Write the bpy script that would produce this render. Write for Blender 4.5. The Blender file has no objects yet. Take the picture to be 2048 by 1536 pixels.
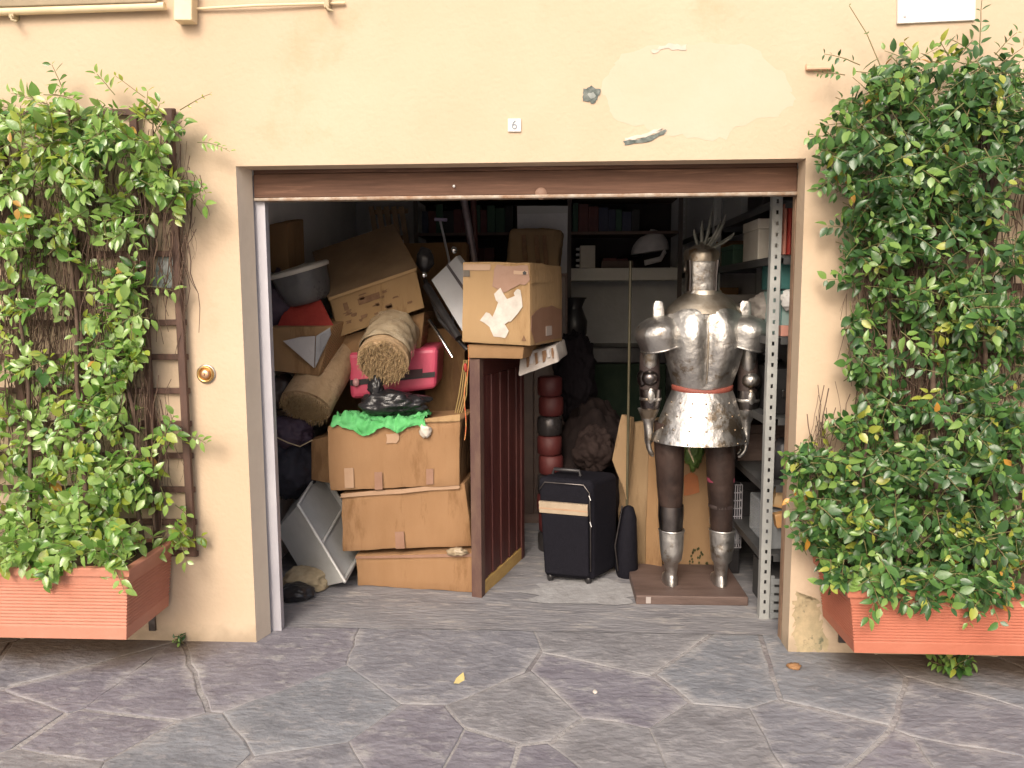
import bpy, bmesh, math, random
from mathutils import Vector as V, Matrix, Euler, noise
rnd = random.Random(7)
R = math.radians
S = bpy.context.scene
C = S.collection

# ------------------------------------------------------------------ camera
F = 1538.0 / 2048.0
PITCH, YAW, ROLL = R(6.36), R(2.96), R(-0.27)
CAM = V((0.151, -3.292, 1.556))
fw = V((-math.sin(YAW) * math.cos(PITCH), math.cos(YAW) * math.cos(PITCH), -math.sin(PITCH)))
rt0 = V((math.cos(YAW), math.sin(YAW), 0)); up0 = rt0.cross(fw)
rt = rt0 * math.cos(ROLL) + up0 * math.sin(ROLL)
up = up0 * math.cos(ROLL) - rt0 * math.sin(ROLL)
cd = bpy.data.cameras.new('camera'); cam = bpy.data.objects.new('camera', cd); C.objects.link(cam)
cd.sensor_width = 36; cd.lens = 36 * F; cd.clip_start = .05; cd.clip_end = 600
m = Matrix((rt, up, -fw)).transposed().to_4x4(); m.translation = CAM
cam.matrix_world = m
S.camera = cam

# ------------------------------------------------------------------ light
SUN_EL, SUN_AZ = R(36), R(-14)          # azimuth measured from -Y (street side) towards -X
w = bpy.data.worlds.new('World'); S.world = w; w.use_nodes = True
nt = w.node_tree; bg = nt.nodes['Background']
sky = nt.nodes.new('ShaderNodeTexSky'); sky.sky_type = 'NISHITA'; sky.sun_disc = False
sky.sun_elevation = SUN_EL; sky.air_density = .8; sky.dust_density = 6.0; sky.ozone_density = .3
sd = V((math.sin(SUN_AZ) * math.cos(SUN_EL), -math.cos(SUN_AZ) * math.cos(SUN_EL), math.sin(SUN_EL)))  # towards the sun
sky.sun_rotation = math.atan2(sd.x, sd.y)
bg.inputs[1].default_value = .15
nt.links.new(sky.outputs[0], bg.inputs[0])
sl = bpy.data.lights.new('sun', 'SUN'); sl.energy = 1.0; sl.angle = R(22); sl.color = (1, .965, .91)
so = bpy.data.objects.new('sun', sl); C.objects.link(so)
so.rotation_euler = sd.to_track_quat('Z', 'Y').to_euler(); so.location = sd * 12
vs = S.view_settings; vs.view_transform = 'Standard'; vs.look = 'None'; vs.gamma = 1; vs.use_curve_mapping = False
vs.exposure = 0.5

# ------------------------------------------------------------------ pixel of the photograph + a depth -> place
def ray(px, py): return rt * ((px - 1024) / 1538) - up * ((py - 768) / 1538) + fw
def at(px, py, Y):
    d = ray(px, py); return CAM + d * ((Y - CAM.y) / d.y)
def fl(px, py, z=0.):
    d = ray(px, py); return CAM + d * ((z - CAM.z) / d.z)

# ------------------------------------------------------------------ materials
MATS = {}
def mat(name, c1, c2=None, scale=6, rough=.6, metal=0, bump=.15, bscale=40, stretch=(1, 1, 1), rvar=.12, spec=.5,
        wave=None, lo=.35, hi=.65, c3=None, s3=2.0, w3=.6, trans=0, alpha=1, coat=0, random=0, sheen=0, detail=6, w3w=.08):
    if name in MATS: return MATS[name]
    m = bpy.data.materials.new(name); m.use_nodes = True
    t = m.node_tree; N = t.nodes; L = t.links
    b = N['Principled BSDF']
    tc = N.new('ShaderNodeTexCoord'); mp = N.new('ShaderNodeMapping'); mp.inputs['Scale'].default_value = stretch
    geo = N.new('ShaderNodeNewGeometry')
    L.new(geo.outputs['Position'] if random == 0 else tc.outputs['Object'], mp.inputs[0])
    n1 = N.new('ShaderNodeTexNoise'); n1.inputs['Scale'].default_value = scale; n1.inputs['Detail'].default_value = detail
    n1.inputs['Roughness'].default_value = .65
    L.new(mp.outputs[0], n1.inputs['Vector'])
    mr = N.new('ShaderNodeMapRange'); mr.inputs[1].default_value = lo; mr.inputs[2].default_value = hi
    L.new(n1.outputs[0], mr.inputs[0])
    mx = N.new('ShaderNodeMix'); mx.data_type = 'RGBA'
    mx.inputs[6].default_value = (*c1, 1); mx.inputs[7].default_value = (*(c2 or c1), 1)
    L.new(mr.outputs[0], mx.inputs[0]); col = mx.outputs[2]
    if c3:
        n3 = N.new('ShaderNodeTexNoise'); n3.inputs['Scale'].default_value = s3; n3.inputs['Detail'].default_value = 8
        n3.inputs['Roughness'].default_value = .7
        L.new(mp.outputs[0], n3.inputs['Vector'])
        m3 = N.new('ShaderNodeMapRange'); m3.inputs[1].default_value = w3; m3.inputs[2].default_value = w3 + w3w
        L.new(n3.outputs[0], m3.inputs[0])
        x3 = N.new('ShaderNodeMix'); x3.data_type = 'RGBA'; L.new(m3.outputs[0], x3.inputs[0])
        L.new(col, x3.inputs[6]); x3.inputs[7].default_value = (*c3, 1); col = x3.outputs[2]
    if random:
        oi = N.new('ShaderNodeObjectInfo'); hs = N.new('ShaderNodeHueSaturation')
        r1 = N.new('ShaderNodeMapRange'); r1.inputs[3].default_value = 1 - random; r1.inputs[4].default_value = 1 + random
        L.new(oi.outputs['Random'], r1.inputs[0]); L.new(r1.outputs[0], hs.inputs['Value']); L.new(col, hs.inputs['Color'])
        col = hs.outputs[0]
    L.new(col, b.inputs['Base Color'])
    b.inputs['Metallic'].default_value = metal; b.inputs['Specular IOR Level'].default_value = spec
    rr = N.new('ShaderNodeMapRange'); rr.inputs[3].default_value = max(.03, rough - rvar); rr.inputs[4].default_value = min(1, rough + rvar)
    L.new(n1.outputs[0], rr.inputs[0]); L.new(rr.outputs[0], b.inputs['Roughness'])
    if coat: b.inputs['Coat Weight'].default_value = coat; b.inputs['Coat Roughness'].default_value = .15
    if sheen: b.inputs['Sheen Weight'].default_value = sheen
    if alpha < 1: b.inputs['Alpha'].default_value = alpha
    if bump:
        n2 = N.new('ShaderNodeTexNoise'); n2.inputs['Scale'].default_value = bscale; n2.inputs['Detail'].default_value = 5
        L.new(mp.outputs[0], n2.inputs['Vector'])
        bp = N.new('ShaderNodeBump'); bp.inputs['Strength'].default_value = bump; bp.inputs['Distance'].default_value = .01
        h = n2.outputs[0]
        if wave:
            wv = N.new('ShaderNodeTexWave'); wv.bands_direction = wave[0]; wv.inputs['Scale'].default_value = wave[1]
            wv.inputs['Distortion'].default_value = wave[2]
            L.new(mp.outputs[0], wv.inputs['Vector'])
            ad = N.new('ShaderNodeMath'); ad.operation = 'ADD'; L.new(wv.outputs['Fac'], ad.inputs[0]); L.new(h, ad.inputs[1]); h = ad.outputs[0]
        L.new(h, bp.inputs['Height']); L.new(bp.outputs[0], b.inputs['Normal'])
    if trans:
        tr = N.new('ShaderNodeBsdfTranslucent'); L.new(col, tr.inputs[0])
        ms = N.new('ShaderNodeMixShader'); ms.inputs[0].default_value = trans
        L.new(b.outputs[0], ms.inputs[1]); L.new(tr.outputs[0], ms.inputs[2]); L.new(ms.outputs[0], N['Material Output'].inputs[0])
    MATS[name] = m
    return m

stucco = mat('ochre stucco', (.535, .408, .283), (.585, .462, .335), .9,   .88, bump=.3, bscale=45, spec=.2, c3=(.522, .394, .264), s3=.8, w3=.57)
t_ = stucco.node_tree; B_ = t_.nodes['Principled BSDF']; src_ = B_.inputs['Base Color'].links[0].from_socket
g_ = t_.nodes.new('ShaderNodeNewGeometry'); x_ = t_.nodes.new('ShaderNodeSeparateXYZ'); t_.links.new(g_.outputs['Position'], x_.inputs[0])
z_ = t_.nodes.new('ShaderNodeMapRange'); z_.inputs[1].default_value = .16; z_.inputs[2].default_value = 0; t_.links.new(x_.outputs[2], z_.inputs[0])
n_ = t_.nodes.new('ShaderNodeTexNoise'); n_.inputs['Scale'].default_value = 11; n_.inputs['Detail'].default_value = 8; t_.links.new(g_.outputs['Position'], n_.inputs['Vector'])
a_ = t_.nodes.new('ShaderNodeMath'); a_.operation = 'ADD'; t_.links.new(z_.outputs[0], a_.inputs[0]); t_.links.new(n_.outputs[0], a_.inputs[1])
r_ = t_.nodes.new('ShaderNodeMapRange'); r_.inputs[1].default_value = .95; r_.inputs[2].default_value = 1.5; r_.inputs[4].default_value = .8; t_.links.new(a_.outputs[0], r_.inputs[0])
m_ = t_.nodes.new('ShaderNodeMix'); m_.data_type = 'RGBA'; t_.links.new(r_.outputs[0], m_.inputs[0]); t_.links.new(src_, m_.inputs[6]); m_.inputs[7].default_value = (.34, .27, .19, 1)
t_.links.new(m_.outputs[2], B_.inputs['Base Color'])     # splashed dirt along the foot of the wall
patchm = mat('pale filler', (.565, .452, .335), (.585, .475, .365), 3, .9, bump=.25, bscale=25, spec=.2, c3=(.56, .475, .375), s3=6, w3=.63)
greyplaster = mat('bare grey mortar', (.20, .22, .20), (.07, .09, .08), 40, .9, bump=.6, bscale=60)
whitewall = mat('white limewash', (.80, .79, .77), (.70, .69, .68), 2, .9, bump=.2, bscale=50, spec=.2)
greywall = mat('grey dirty plaster', (.62, .62, .63), (.50, .50, .51), 2, .9, bump=.2, spec=.2)
darkceil = mat('garage ceiling paint', (.80, .79, .77), (.70, .69, .67), 2, .9, bump=.2)
brownmetal = mat('brown shutter paint', (.105, .054, .035), (.165, .09, .06), 6, .72, bump=.2, bscale=30, stretch=(.5, 1, 8), c3=(.24, .13, .085), s3=3, w3=.6, spec=.25)
galv = mat('grey galvanised rail', (.42, .41, .45), (.52, .51, .54), 8, .5, metal=.25, bump=.1, stretch=(1, 1, .3), c3=(.3, .26, .24), s3=6, w3=.66)
rustbar = mat('worn steel edge', (.40, .35, .29), (.25, .15, .09), 18, .55, metal=.3, bump=.2)
brass = mat('brass', (.62, .42, .17), (.42, .27, .10), 30, .35, metal=1, bump=.1)
darkhole = mat('dark hole', (.03, .028, .025), None, 10, .8)
white = mat('white paint', (.78, .77, .75), (.70, .69, .66), 9, .6, bump=.05)
cream = mat('cream painted pipe', (.80, .66, .44), (.74, .58, .36), 5, .6, bump=.1)
soffit = mat('brown grey render', (.36, .29, .19), (.29, .23, .15), 6, .85, bump=.2)
blackink = mat('black ink', (.03, .03, .03), (.06, .05, .05), 30, .7, bump=0)
brownink = mat('brown ink', (.13, .065, .03), (.20, .11, .055), 30, .8, bump=0)
orangeink = mat('orange ink', (.38, .13, .045), (.32, .12, .05), 30, .8, bump=0)
terra = mat('terracotta plastic', (.48, .195, .125), (.54, .24, .165), 3, .65, bump=.2, bscale=50, c3=(.50, .24, .165), s3=3, w3=.58)
soil = mat('potting soil', (.06, .035, .02), (.12, .075, .045), 40, .95, bump=1, bscale=60)
trelm = mat('brown trellis wood', (.065, .034, .025), (.115, .06, .042), 12, .7, bump=.3, stretch=(2, 2, .5))
twig = mat('dry brown twigs', (.075, .045, .032), (.155, .098, .066), 20, .85, bump=.2)
greentwig = mat('green shoots', (.14, .17, .05), (.18, .13, .06), 20, .7, bump=.1)
def leafm(n, a, b): return mat(n, a, b, 9, .30, bump=.12, bscale=60, spec=.6, trans=.22, rvar=.08, lo=.3, hi=.7)
LEAF = [leafm('deep green leaf', (.035, .095, .028), (.055, .13, .035)), leafm('green leaf', (.065, .16, .035), (.10, .21, .05)),
        leafm('light green leaf', (.15, .28, .06), (.22, .34, .08)), leafm('yellow green leaf', (.38, .40, .06), (.30, .36, .06)),
        leafm('yellowed leaf', (.60, .33, .05), (.50, .22, .04))]
def planter_shade(m):
    # shade under the planters painted in brown along the foot of the wall
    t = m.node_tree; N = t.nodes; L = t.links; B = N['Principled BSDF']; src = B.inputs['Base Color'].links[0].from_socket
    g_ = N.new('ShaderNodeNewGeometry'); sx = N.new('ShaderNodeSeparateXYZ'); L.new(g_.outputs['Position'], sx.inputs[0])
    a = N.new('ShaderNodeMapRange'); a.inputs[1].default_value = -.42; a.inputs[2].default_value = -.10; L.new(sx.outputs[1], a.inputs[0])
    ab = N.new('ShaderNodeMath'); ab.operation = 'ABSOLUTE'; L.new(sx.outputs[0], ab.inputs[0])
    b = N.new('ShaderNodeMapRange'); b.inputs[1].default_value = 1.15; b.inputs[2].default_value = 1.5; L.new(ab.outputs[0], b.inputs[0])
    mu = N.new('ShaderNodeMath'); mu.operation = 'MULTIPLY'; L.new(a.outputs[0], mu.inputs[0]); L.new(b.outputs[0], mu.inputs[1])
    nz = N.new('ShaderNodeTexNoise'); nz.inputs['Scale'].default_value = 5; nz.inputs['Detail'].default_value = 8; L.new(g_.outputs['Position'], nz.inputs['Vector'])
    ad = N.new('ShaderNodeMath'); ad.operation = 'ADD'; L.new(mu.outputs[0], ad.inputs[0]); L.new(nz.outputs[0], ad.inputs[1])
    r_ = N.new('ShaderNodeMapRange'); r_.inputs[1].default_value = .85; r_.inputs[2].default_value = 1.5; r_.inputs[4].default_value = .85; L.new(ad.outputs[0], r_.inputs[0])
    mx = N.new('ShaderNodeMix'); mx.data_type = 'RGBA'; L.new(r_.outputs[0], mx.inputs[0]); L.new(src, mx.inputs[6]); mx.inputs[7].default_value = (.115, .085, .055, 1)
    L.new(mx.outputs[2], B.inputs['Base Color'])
def stone(n, a, b):
    m = mat(n, a, b, 5, .66, bump=.9, bscale=22, stretch=(1, 1.6, 1), c3=(.31, .305, .31), s3=11, w3=.525, w3w=.12, rvar=.14, spec=.3, detail=12)
    t = m.node_tree; N = t.nodes; L = t.links; B = N['Principled BSDF']
    src = B.inputs['Base Color'].links[0].from_socket
    at_ = N.new('ShaderNodeAttribute'); at_.attribute_name = 'edge'
    nz = N.new('ShaderNodeTexNoise'); nz.inputs['Scale'].default_value = 7; nz.inputs['Detail'].default_value = 9; nz.inputs['Roughness'].default_value = .72
    gp = N.new('ShaderNodeNewGeometry'); L.new(gp.outputs['Position'], nz.inputs['Vector'])
    ad = N.new('ShaderNodeMath'); ad.operation = 'ADD'; L.new(at_.outputs['Fac'], ad.inputs[0]); L.new(nz.outputs[0], ad.inputs[1])
    mr = N.new('ShaderNodeMapRange'); mr.inputs[1].default_value = .94; mr.inputs[2].default_value = 1.32; L.new(ad.outputs[0], mr.inputs[0])
    mx = N.new('ShaderNodeMix'); mx.data_type = 'RGBA'; lm = N.new('ShaderNodeTexNoise'); lm.inputs['Scale'].default_value = 1.7; lm.inputs['Detail'].default_value = 3; L.new(gp.outputs['Position'], lm.inputs['Vector'])
    lr = N.new('ShaderNodeMapRange'); lr.inputs[1].default_value = .40; lr.inputs[2].default_value = .56; L.new(lm.outputs[0], lr.inputs[0])
    mm = N.new('ShaderNodeMath'); mm.operation = 'MULTIPLY'; L.new(mr.outputs[0], mm.inputs[0]); L.new(lr.outputs[0], mm.inputs[1])
    L.new(mm.outputs[0], mx.inputs[0]); L.new(src, mx.inputs[6])
    mx.inputs[7].default_value = (.42, .405, .395, 1); L.new(mx.outputs[2], B.inputs['Base Color'])
    planter_shade(m); return m
STONE = [stone('grey purple slate', (.168, .168, .188), (.248, .249, .272)), stone('purple slate', (.160, .150, .176), (.238, .230, .258)),
         stone('blue grey slate', (.168, .176, .194), (.248, .260, .282)), stone('brown grey slate', (.176, .172, .180), (.256, .253, .264))]
mortar = mat('pale mortar', (.38, .365, .355), (.26, .25, .252), 9, .95, bump=.8, bscale=50, spec=.2, c3=(.205, .19, .195), s3=1.6, w3=.51)
planter_shade(mortar)
streetm = mat('street ground', (.36, .34, .32), (.42, .40, .38), 2, .9, bump=.3)
concrete = mat('streaked concrete', (.175, .172, .184), (.27, .267, .278), 4, .7, bump=.8, bscale=20, stretch=(.8, 2.4, 1), c3=(.37, .35, .335), s3=6, w3=.52, w3w=.14, spec=.3, detail=12)
def card(n, a, b, c3=None): return mat(n, a, b, 4, .85, bump=.4, bscale=22, stretch=(1.8, 1.8, .4), spec=.2, wave=('X', 45, 1.5), c3=c3, s3=2.4, w3=.55, lo=.25, hi=.75)
CARD = card('orange brown cardboard', (.30, .168, .082), (.36, .212, .110), (.24, .13, .06))
CARDL = card('light cardboard', (.385, .25, .125), (.43, .285, .15), (.33, .205, .10))
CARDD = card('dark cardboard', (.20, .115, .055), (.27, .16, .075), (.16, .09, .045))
KRAFT = card('kraft paper', (.25, .165, .09), (.32, .22, .125), (.20, .13, .07))
CARDB = card('dull tan cardboard', (.30, .185, .095), (.36, .23, .125), (.24, .145, .075))
CARDM = card('mid cardboard', (.28, .165, .08), (.335, .205, .105), (.22, .125, .06))
tapem = mat('brown parcel tape', (.25, .135, .085), (.29, .165, .11), 12, .4, bump=.1, coat=.2)
tapep = mat('pale parcel tape', (.40, .26, .165), (.36, .225, .135), 12, .4, bump=.1, coat=.2)
paperw = mat('torn white paper', (.60, .56, .50), (.46, .42, .37), 14, .8, bump=.6, bscale=25)
steel = mat('old armour steel', (.40, .385, .365), (.60, .585, .56), 8, .44, metal=1, bump=1.0, bscale=15, c3=(.27, .22, .165), s3=7, w3=.54, rvar=.18, lo=.3, hi=.7)
steeld = mat('rusty armour steel', (.30, .25, .19), (.47, .43, .37), 9, .45, metal=1, bump=.25, bscale=18, c3=(.26, .17, .09), s3=6, w3=.55)
blacksteel = mat('blackened steel', (.10, .09, .09), (.20, .18, .17), 9, .3, metal=1, bump=.2, bscale=18)
redleather = mat('red leather', (.24, .06, .04), (.19, .05, .035), 20, .6)
brownhose = mat('brown leather hose', (.022, .014, .012), (.05, .031, .025), 7, .5, bump=.7, bscale=18, spec=.3)
darkwood = mat('dark brown wood', (.085, .055, .045), (.135, .09, .075), 8, .65, bump=.3, stretch=(.5, 3, 3))
maroon = mat('maroon painted wood', (.058, .014, .013), (.09, .026, .021), 6, .5, bump=.2, stretch=(3, 3, .4), c3=(.16, .06, .045), s3=4, w3=.64)
maroonl = mat('worn maroon edge', (.13, .075, .052), (.075, .034, .03), 5, .6, bump=.2, stretch=(2, 2, .8))
rawwood = mat('raw yellow wood', (.52, .34, .11), (.42, .26, .09), 10, .7, bump=.3, stretch=(3, .6, 3))
navy = mat('navy suitcase fabric', (.0045, .0042, .0075), (.008, .0075, .012), 60, .8, bump=.3, bscale=250, spec=.18)
blackpl = mat('black plastic', (.014, .013, .014), (.03, .028, .03), 12, .35, bump=.1)
blackbag = mat('black polythene', (.012, .012, .013), (.022, .021, .024), 12, .30, bump=1, bscale=18)
purplebag = mat('dark purple fabric', (.035, .02, .04), (.055, .035, .05), 12, .7, bump=.3)
beige = mat('beige fabric', (.30, .235, .14), (.38, .31, .20), 30, .9, bump=.2)
straw = mat('shaggy straw pile', (.32, .21, .10), (.46, .33, .175), 60, .95, bump=1, bscale=120)
rugback = mat('rug backing', (.36, .24, .13), (.46, .325, .195), 9, .95, bump=.7, bscale=50, c3=(.26, .16, .085), s3=7, w3=.56)
film = mat('cloudy plastic film', (.34, .26, .165), (.44, .36, .25), 14, .25, bump=.6, bscale=25, coat=.4)
pink = mat('pink plastic', (.60, .075, .14), (.68, .11, .19), 6, .4, bump=.1)
greencl = mat('bright green cloth', (.06, .33, .085), (.13, .47, .17), 14, .8, bump=.8, bscale=30)
greypl = mat('grey translucent plastic', (.50, .51, .495), (.58, .585, .57), 8, .35, bump=.08, trans=.25)
greyrim = mat('pale plastic rim', (.56, .56, .54), (.50, .50, .48), 8, .35, bump=.05)
greypanel = mat('pale grey enamel', (.56, .57, .60), (.48, .49, .52), 6, .35, bump=.06)
chrome = mat('chrome', (.75, .75, .75), None, 6, .12, metal=1, bump=0)
red = mat('red cloth', (.34, .035, .022), (.27, .025, .018), 12, .7, bump=.3)
maroonb = mat('maroon book', (.09, .025, .025), (.13, .04, .035), 12, .6)
bookc = [maroonb, mat('dark blue book', (.03, .035, .07), None, 9, .6), mat('black book', (.02, .02, .02), None, 9, .6), mat('tan book', (.30, .2, .11), None, 9, .6),
         mat('grey book', (.2, .2, .2), None, 9, .6), mat('green book', (.03, .08, .05), None, 9, .6)]
teal = mat('teal plastic', (.04, .15, .14), (.06, .19, .18), 9, .45)
tealp = mat('pale teal enamel', (.28, .42, .40), (.34, .47, .45), 9, .5)
offwhite = mat('yellowed white plastic', (.60, .57, .50), (.54, .50, .43), 9, .5)
whitefab = mat('white cap cotton', (.60, .58, .57), (.52, .50, .50), 20, .9, bump=.2)
greyshelf = mat('grey shelf steel', (.36, .37, .36), (.44, .45, .43), 9, .45, metal=.3, bump=.08, c3=(.30, .27, .23), s3=8, w3=.66)
whiteboard = mat('white laminated board', (.60, .59, .55), (.55, .54, .50), 6, .5)
clearpl = mat('clear plastic', (.45, .48, .50), (.55, .58, .6), 8, .15, alpha=.45, bump=.05)
greycrate = mat('grey plastic crate', (.19, .20, .20), (.26, .27, .27), 9, .5)
darkgreen = mat('dark green canvas', (.012, .022, .015), (.02, .03, .02), 9, .8, bump=.3, spec=.1)
redtin = mat('dark red tin', (.06, .009, .009), (.09, .016, .014), 9, .6)

# ------------------------------------------------------------------ mesh building
class MB:
    def __init__(s): s.v = []; s.f = []; s.m = []; s.s = []
    def add(s, vs, fs, mi=0, smooth=False):
        o = len(s.v); s.v += [tuple(p) for p in vs]
        for f in fs: s.f.append([i + o for i in f]); s.m.append(mi); s.s.append(smooth)
        return s
    def hexa(s, q, vec, mi=0):
        """q: front face bl, br, tr, tl; vec: towards the back (one vector, or four)"""
        vv = vec if isinstance(vec, (list, tuple)) else [vec] * 4
        p = [V(a) for a in q] + [V(a) + V(b) for a, b in zip(q, vv)]
        return s.add(p, [(0, 1, 2, 3), (5, 4, 7, 6), (4, 0, 3, 7), (1, 5, 6, 2), (3, 2, 6, 7), (4, 5, 1, 0)], mi)
    def box(s, c, d, rot=None, mi=0):
        h = V(d) / 2; M = rot.to_matrix() if rot else Matrix.Identity(3); c = V(c)
        q = [c + M @ V((x * h.x, -h.y, z * h.z)) for x, z in ((-1, -1), (1, -1), (1, 1), (-1, 1))]
        return s.hexa(q, M @ V((0, 2 * h.y, 0)), mi)
    def bx(s, x0, x1, y0, y1, z0, z1, mi=0):
        return s.box(((x0 + x1) / 2, (y0 + y1) / 2, (z0 + z1) / 2), (abs(x1 - x0), abs(y1 - y0), abs(z1 - z0)), None, mi)
    def rings(s, rg, cap=True, smooth=True, mi=0, closed=True):
        n = len(rg[0]); vs = [p for r in rg for p in r]; fs = []
        for i in range(len(rg) - 1):
            for j in range(n if closed else n - 1):
                k = (j + 1) % n
                fs.append((i * n + j, i * n + k, (i + 1) * n + k, (i + 1) * n + j))
        s.add(vs, fs, mi, smooth)
        if cap and closed:
            s.add(rg[0], [list(range(n))[::-1]], mi, False); s.add(rg[-1], [list(range(n))], mi, False)
        return s
    def tube(s, pts, r, n=8, mi=0, cap=True, smooth=True, flat=1):
        pts = [V(p) for p in pts]; rr = r if isinstance(r, (list, tuple)) else [r] * len(pts)
        rg = []; a = None
        for i, p in enumerate(pts):
            t = (pts[min(i + 1, len(pts) - 1)] - pts[max(i - 1, 0)]).normalized()
            if a is None: a = t.orthogonal().normalized()
            else:
                a = a - t * a.dot(t); a = a.normalized() if a.length > 1e-6 else t.orthogonal().normalized()
            b = t.cross(a)
            rg.append([p + (a * math.cos(2 * math.pi * k / n) + b * flat * math.sin(2 * math.pi * k / n)) * rr[i] for k in range(n)])
        return s.rings(rg, cap, smooth, mi)
    def loft(s, sec, n=24, mi=0, cap=True, fn=None, power=2):
        """sec: (x, y, z, rx, ry) rings seen from above"""
        rg = []
        for (x, y, z, rx, ry) in sec:
            r = []
            for k in range(n):
                a = 2 * math.pi * k / n; c, q = math.cos(a), math.sin(a)
                c = math.copysign(abs(c) ** (2 / power), c); q = math.copysign(abs(q) ** (2 / power), q)
                p = V((x + rx * c, y + ry * q, z))
                if fn: p = fn(p, a, z)
                r.append(p)
            rg.append(r)
        return s.rings(rg, cap, True, mi)
    def lathe(s, prof, o, ax=V((0, 0, 1)), n=24, mi=0, cap=True, smooth=True):
        """prof: (radius, distance along ax)"""
        ax = V(ax).normalized(); a = ax.orthogonal().normalized(); b = ax.cross(a); o = V(o)
        rg = [[o + ax * h + (a * math.cos(2 * math.pi * k / n) + b * math.sin(2 * math.pi * k / n)) * r for k in range(n)] for r, h in prof]
        return s.rings(rg, cap, smooth, mi)
    def grid(s, nu, nv, fn, mi=0, smooth=True):
        vs = [fn(i / nu, j / nv) for j in range(nv + 1) for i in range(nu + 1)]
        fs = [(j * (nu + 1) + i, j * (nu + 1) + i + 1, (j + 1) * (nu + 1) + i + 1, (j + 1) * (nu + 1) + i) for j in range(nv) for i in range(nu)]
        return s.add(vs, fs, mi, smooth)
    def blob(s, c, r, sub=4, amp=.25, sc=2.5, seed=0, ridge=.0, rot=None, mi=0, flatten=None, power=1):
        bm = bmesh.new(); bmesh.ops.create_icosphere(bm, subdivisions=sub, radius=1)
        M = rot.to_matrix() if rot else Matrix.Identity(3); c = V(c); off = V((seed * 7.3, seed * 3.1, seed * 1.7))
        for v in bm.verts:
            p = v.co.copy()
            if power != 1: p = V([math.copysign(abs(x) ** power, x) for x in p])
            d = 1 + amp * noise.noise(p * sc + off) + amp * .5 * noise.noise(p * sc * 2.3 + off)
            if ridge: d += ridge * (abs(noise.noise(p * sc * 1.7 + off * 2)) - .25) + ridge * .5 * (abs(noise.noise(p * sc * 4 + off)) - .25)
            q = M @ V((p.x * r[0] * d, p.y * r[1] * d, p.z * r[2] * d)) + c
            if flatten is not None: q.z = max(q.z, flatten)
            v.co = q
        bm.verts.index_update()
        s.add([v.co for v in bm.verts], [[v.index for v in f.verts] for f in bm.faces], mi, True); bm.free()
        return s
    def mesh(s, name, bevel=0, seg=2, cut=0, warp=0, wsc=5, smooth_angle=None):
        me = bpy.data.meshes.new(name); me.from_pydata(s.v, [], s.f)
        me.polygons.foreach_set('material_index', s.m); me.polygons.foreach_set('use_smooth', s.s)
        if bevel or cut or warp:
            bm = bmesh.new(); bm.from_mesh(me)
            if bevel:
                bmesh.ops.remove_doubles(bm, verts=bm.verts, dist=1e-5)
                bmesh.ops.recalc_face_normals(bm, faces=bm.faces)
                ed = [e for e in bm.edges if len(e.link_faces) == 2 and e.calc_face_angle(0) > R(25)]
                bmesh.ops.bevel(bm, geom=ed, offset=bevel, segments=seg, profile=.5, affect='EDGES', clamp_overlap=True)
                for f in bm.faces: f.smooth = False
            if cut:
                for _ in range(5):
                    ed = [e for e in bm.edges if e.calc_length() > cut]
                    if not ed: break
                    bmesh.ops.subdivide_edges(bm, edges=ed, cuts=1, use_grid_fill=True)
            if warp:
                bm.normal_update()
                for v in bm.verts:
                    v.co += v.normal * warp * (noise.noise(v.co * wsc + V((rndw, 0, 0))) + .5 * noise.noise(v.co * wsc * 3)) 
                for f in bm.faces: f.smooth = True
            bmesh.ops.recalc_face_normals(bm, faces=bm.faces)
            bm.to_mesh(me); bm.free()
            if warp: me.set_sharp_from_angle(angle=R(32))
        return me
rndw = 3.7

def _obj(name, me, mats):
    if not isinstance(mats, (list, tuple)): mats = [mats]
    if me.materials.__len__() == 0:
        for m_ in mats: me.materials.append(m_)
    o = bpy.data.objects.new(name, me); C.objects.link(o); return o

class Thing:
    def __init__(s, name, label, cat, group=None, kind=None):
        s.name, s.label, s.cat, s.group, s.kind = name, label, cat, group, kind; s.parts = []
    def part(s, name, mb, mats, parent=None, label=None, kind=None, **kw):
        o = _obj(name, mb.mesh(name, **kw) if isinstance(mb, MB) else mb, mats)
        if label: o['label'] = label
        if kind: o['kind'] = kind
        s.parts.append((o, parent, True)); return o
    def placed(s, name, me, M, parent=None):
        o = bpy.data.objects.new(name, me); C.objects.link(o); o.matrix_basis = M
        s.parts.append((o, parent, False)); return o
    def done(s, loc=None):
        if loc is None:
            lo = V((1e9,) * 3); hi = -lo
            for o, p, w_ in s.parts:
                if not w_: continue
                for c in o.bound_box:
                    for i in range(3): lo[i] = min(lo[i], c[i]); hi[i] = max(hi[i], c[i])
            loc = V(((lo.x + hi.x) / 2, (lo.y + hi.y) / 2, lo.z))
        e = bpy.data.objects.new(s.name, None); C.objects.link(e); e.location = loc; e.empty_display_size = .1
        tag(e, s.label, s.cat, s.group, s.kind)
        for o, p, w_ in s.parts:
            if w_: o.data.transform(Matrix.Translation(-loc))
            else: o.location = o.location - loc
            o.parent = p or e
        s.root = e; return e
def tag(o, label, cat=None, group=None, kind=None):
    if label: o['label'] = label
    if cat: o['category'] = cat
    if group: o['group'] = group
    if kind: o['kind'] = kind
    return o
def solo(name, label, cat, mb, mats, group=None, kind=None, **kw):
    me = mb.mesh(name, **kw); o = _obj(name, me, mats)
    lo = V([min(v.co[i] for v in me.vertices) for i in range(3)]); hi = V([max(v.co[i] for v in me.vertices) for i in range(3)])
    loc = V(((lo.x + hi.x) / 2, (lo.y + hi.y) / 2, lo.z)); me.transform(Matrix.Translation(-loc)); o.location = loc
    return tag(o, label, cat, group, kind)
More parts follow.
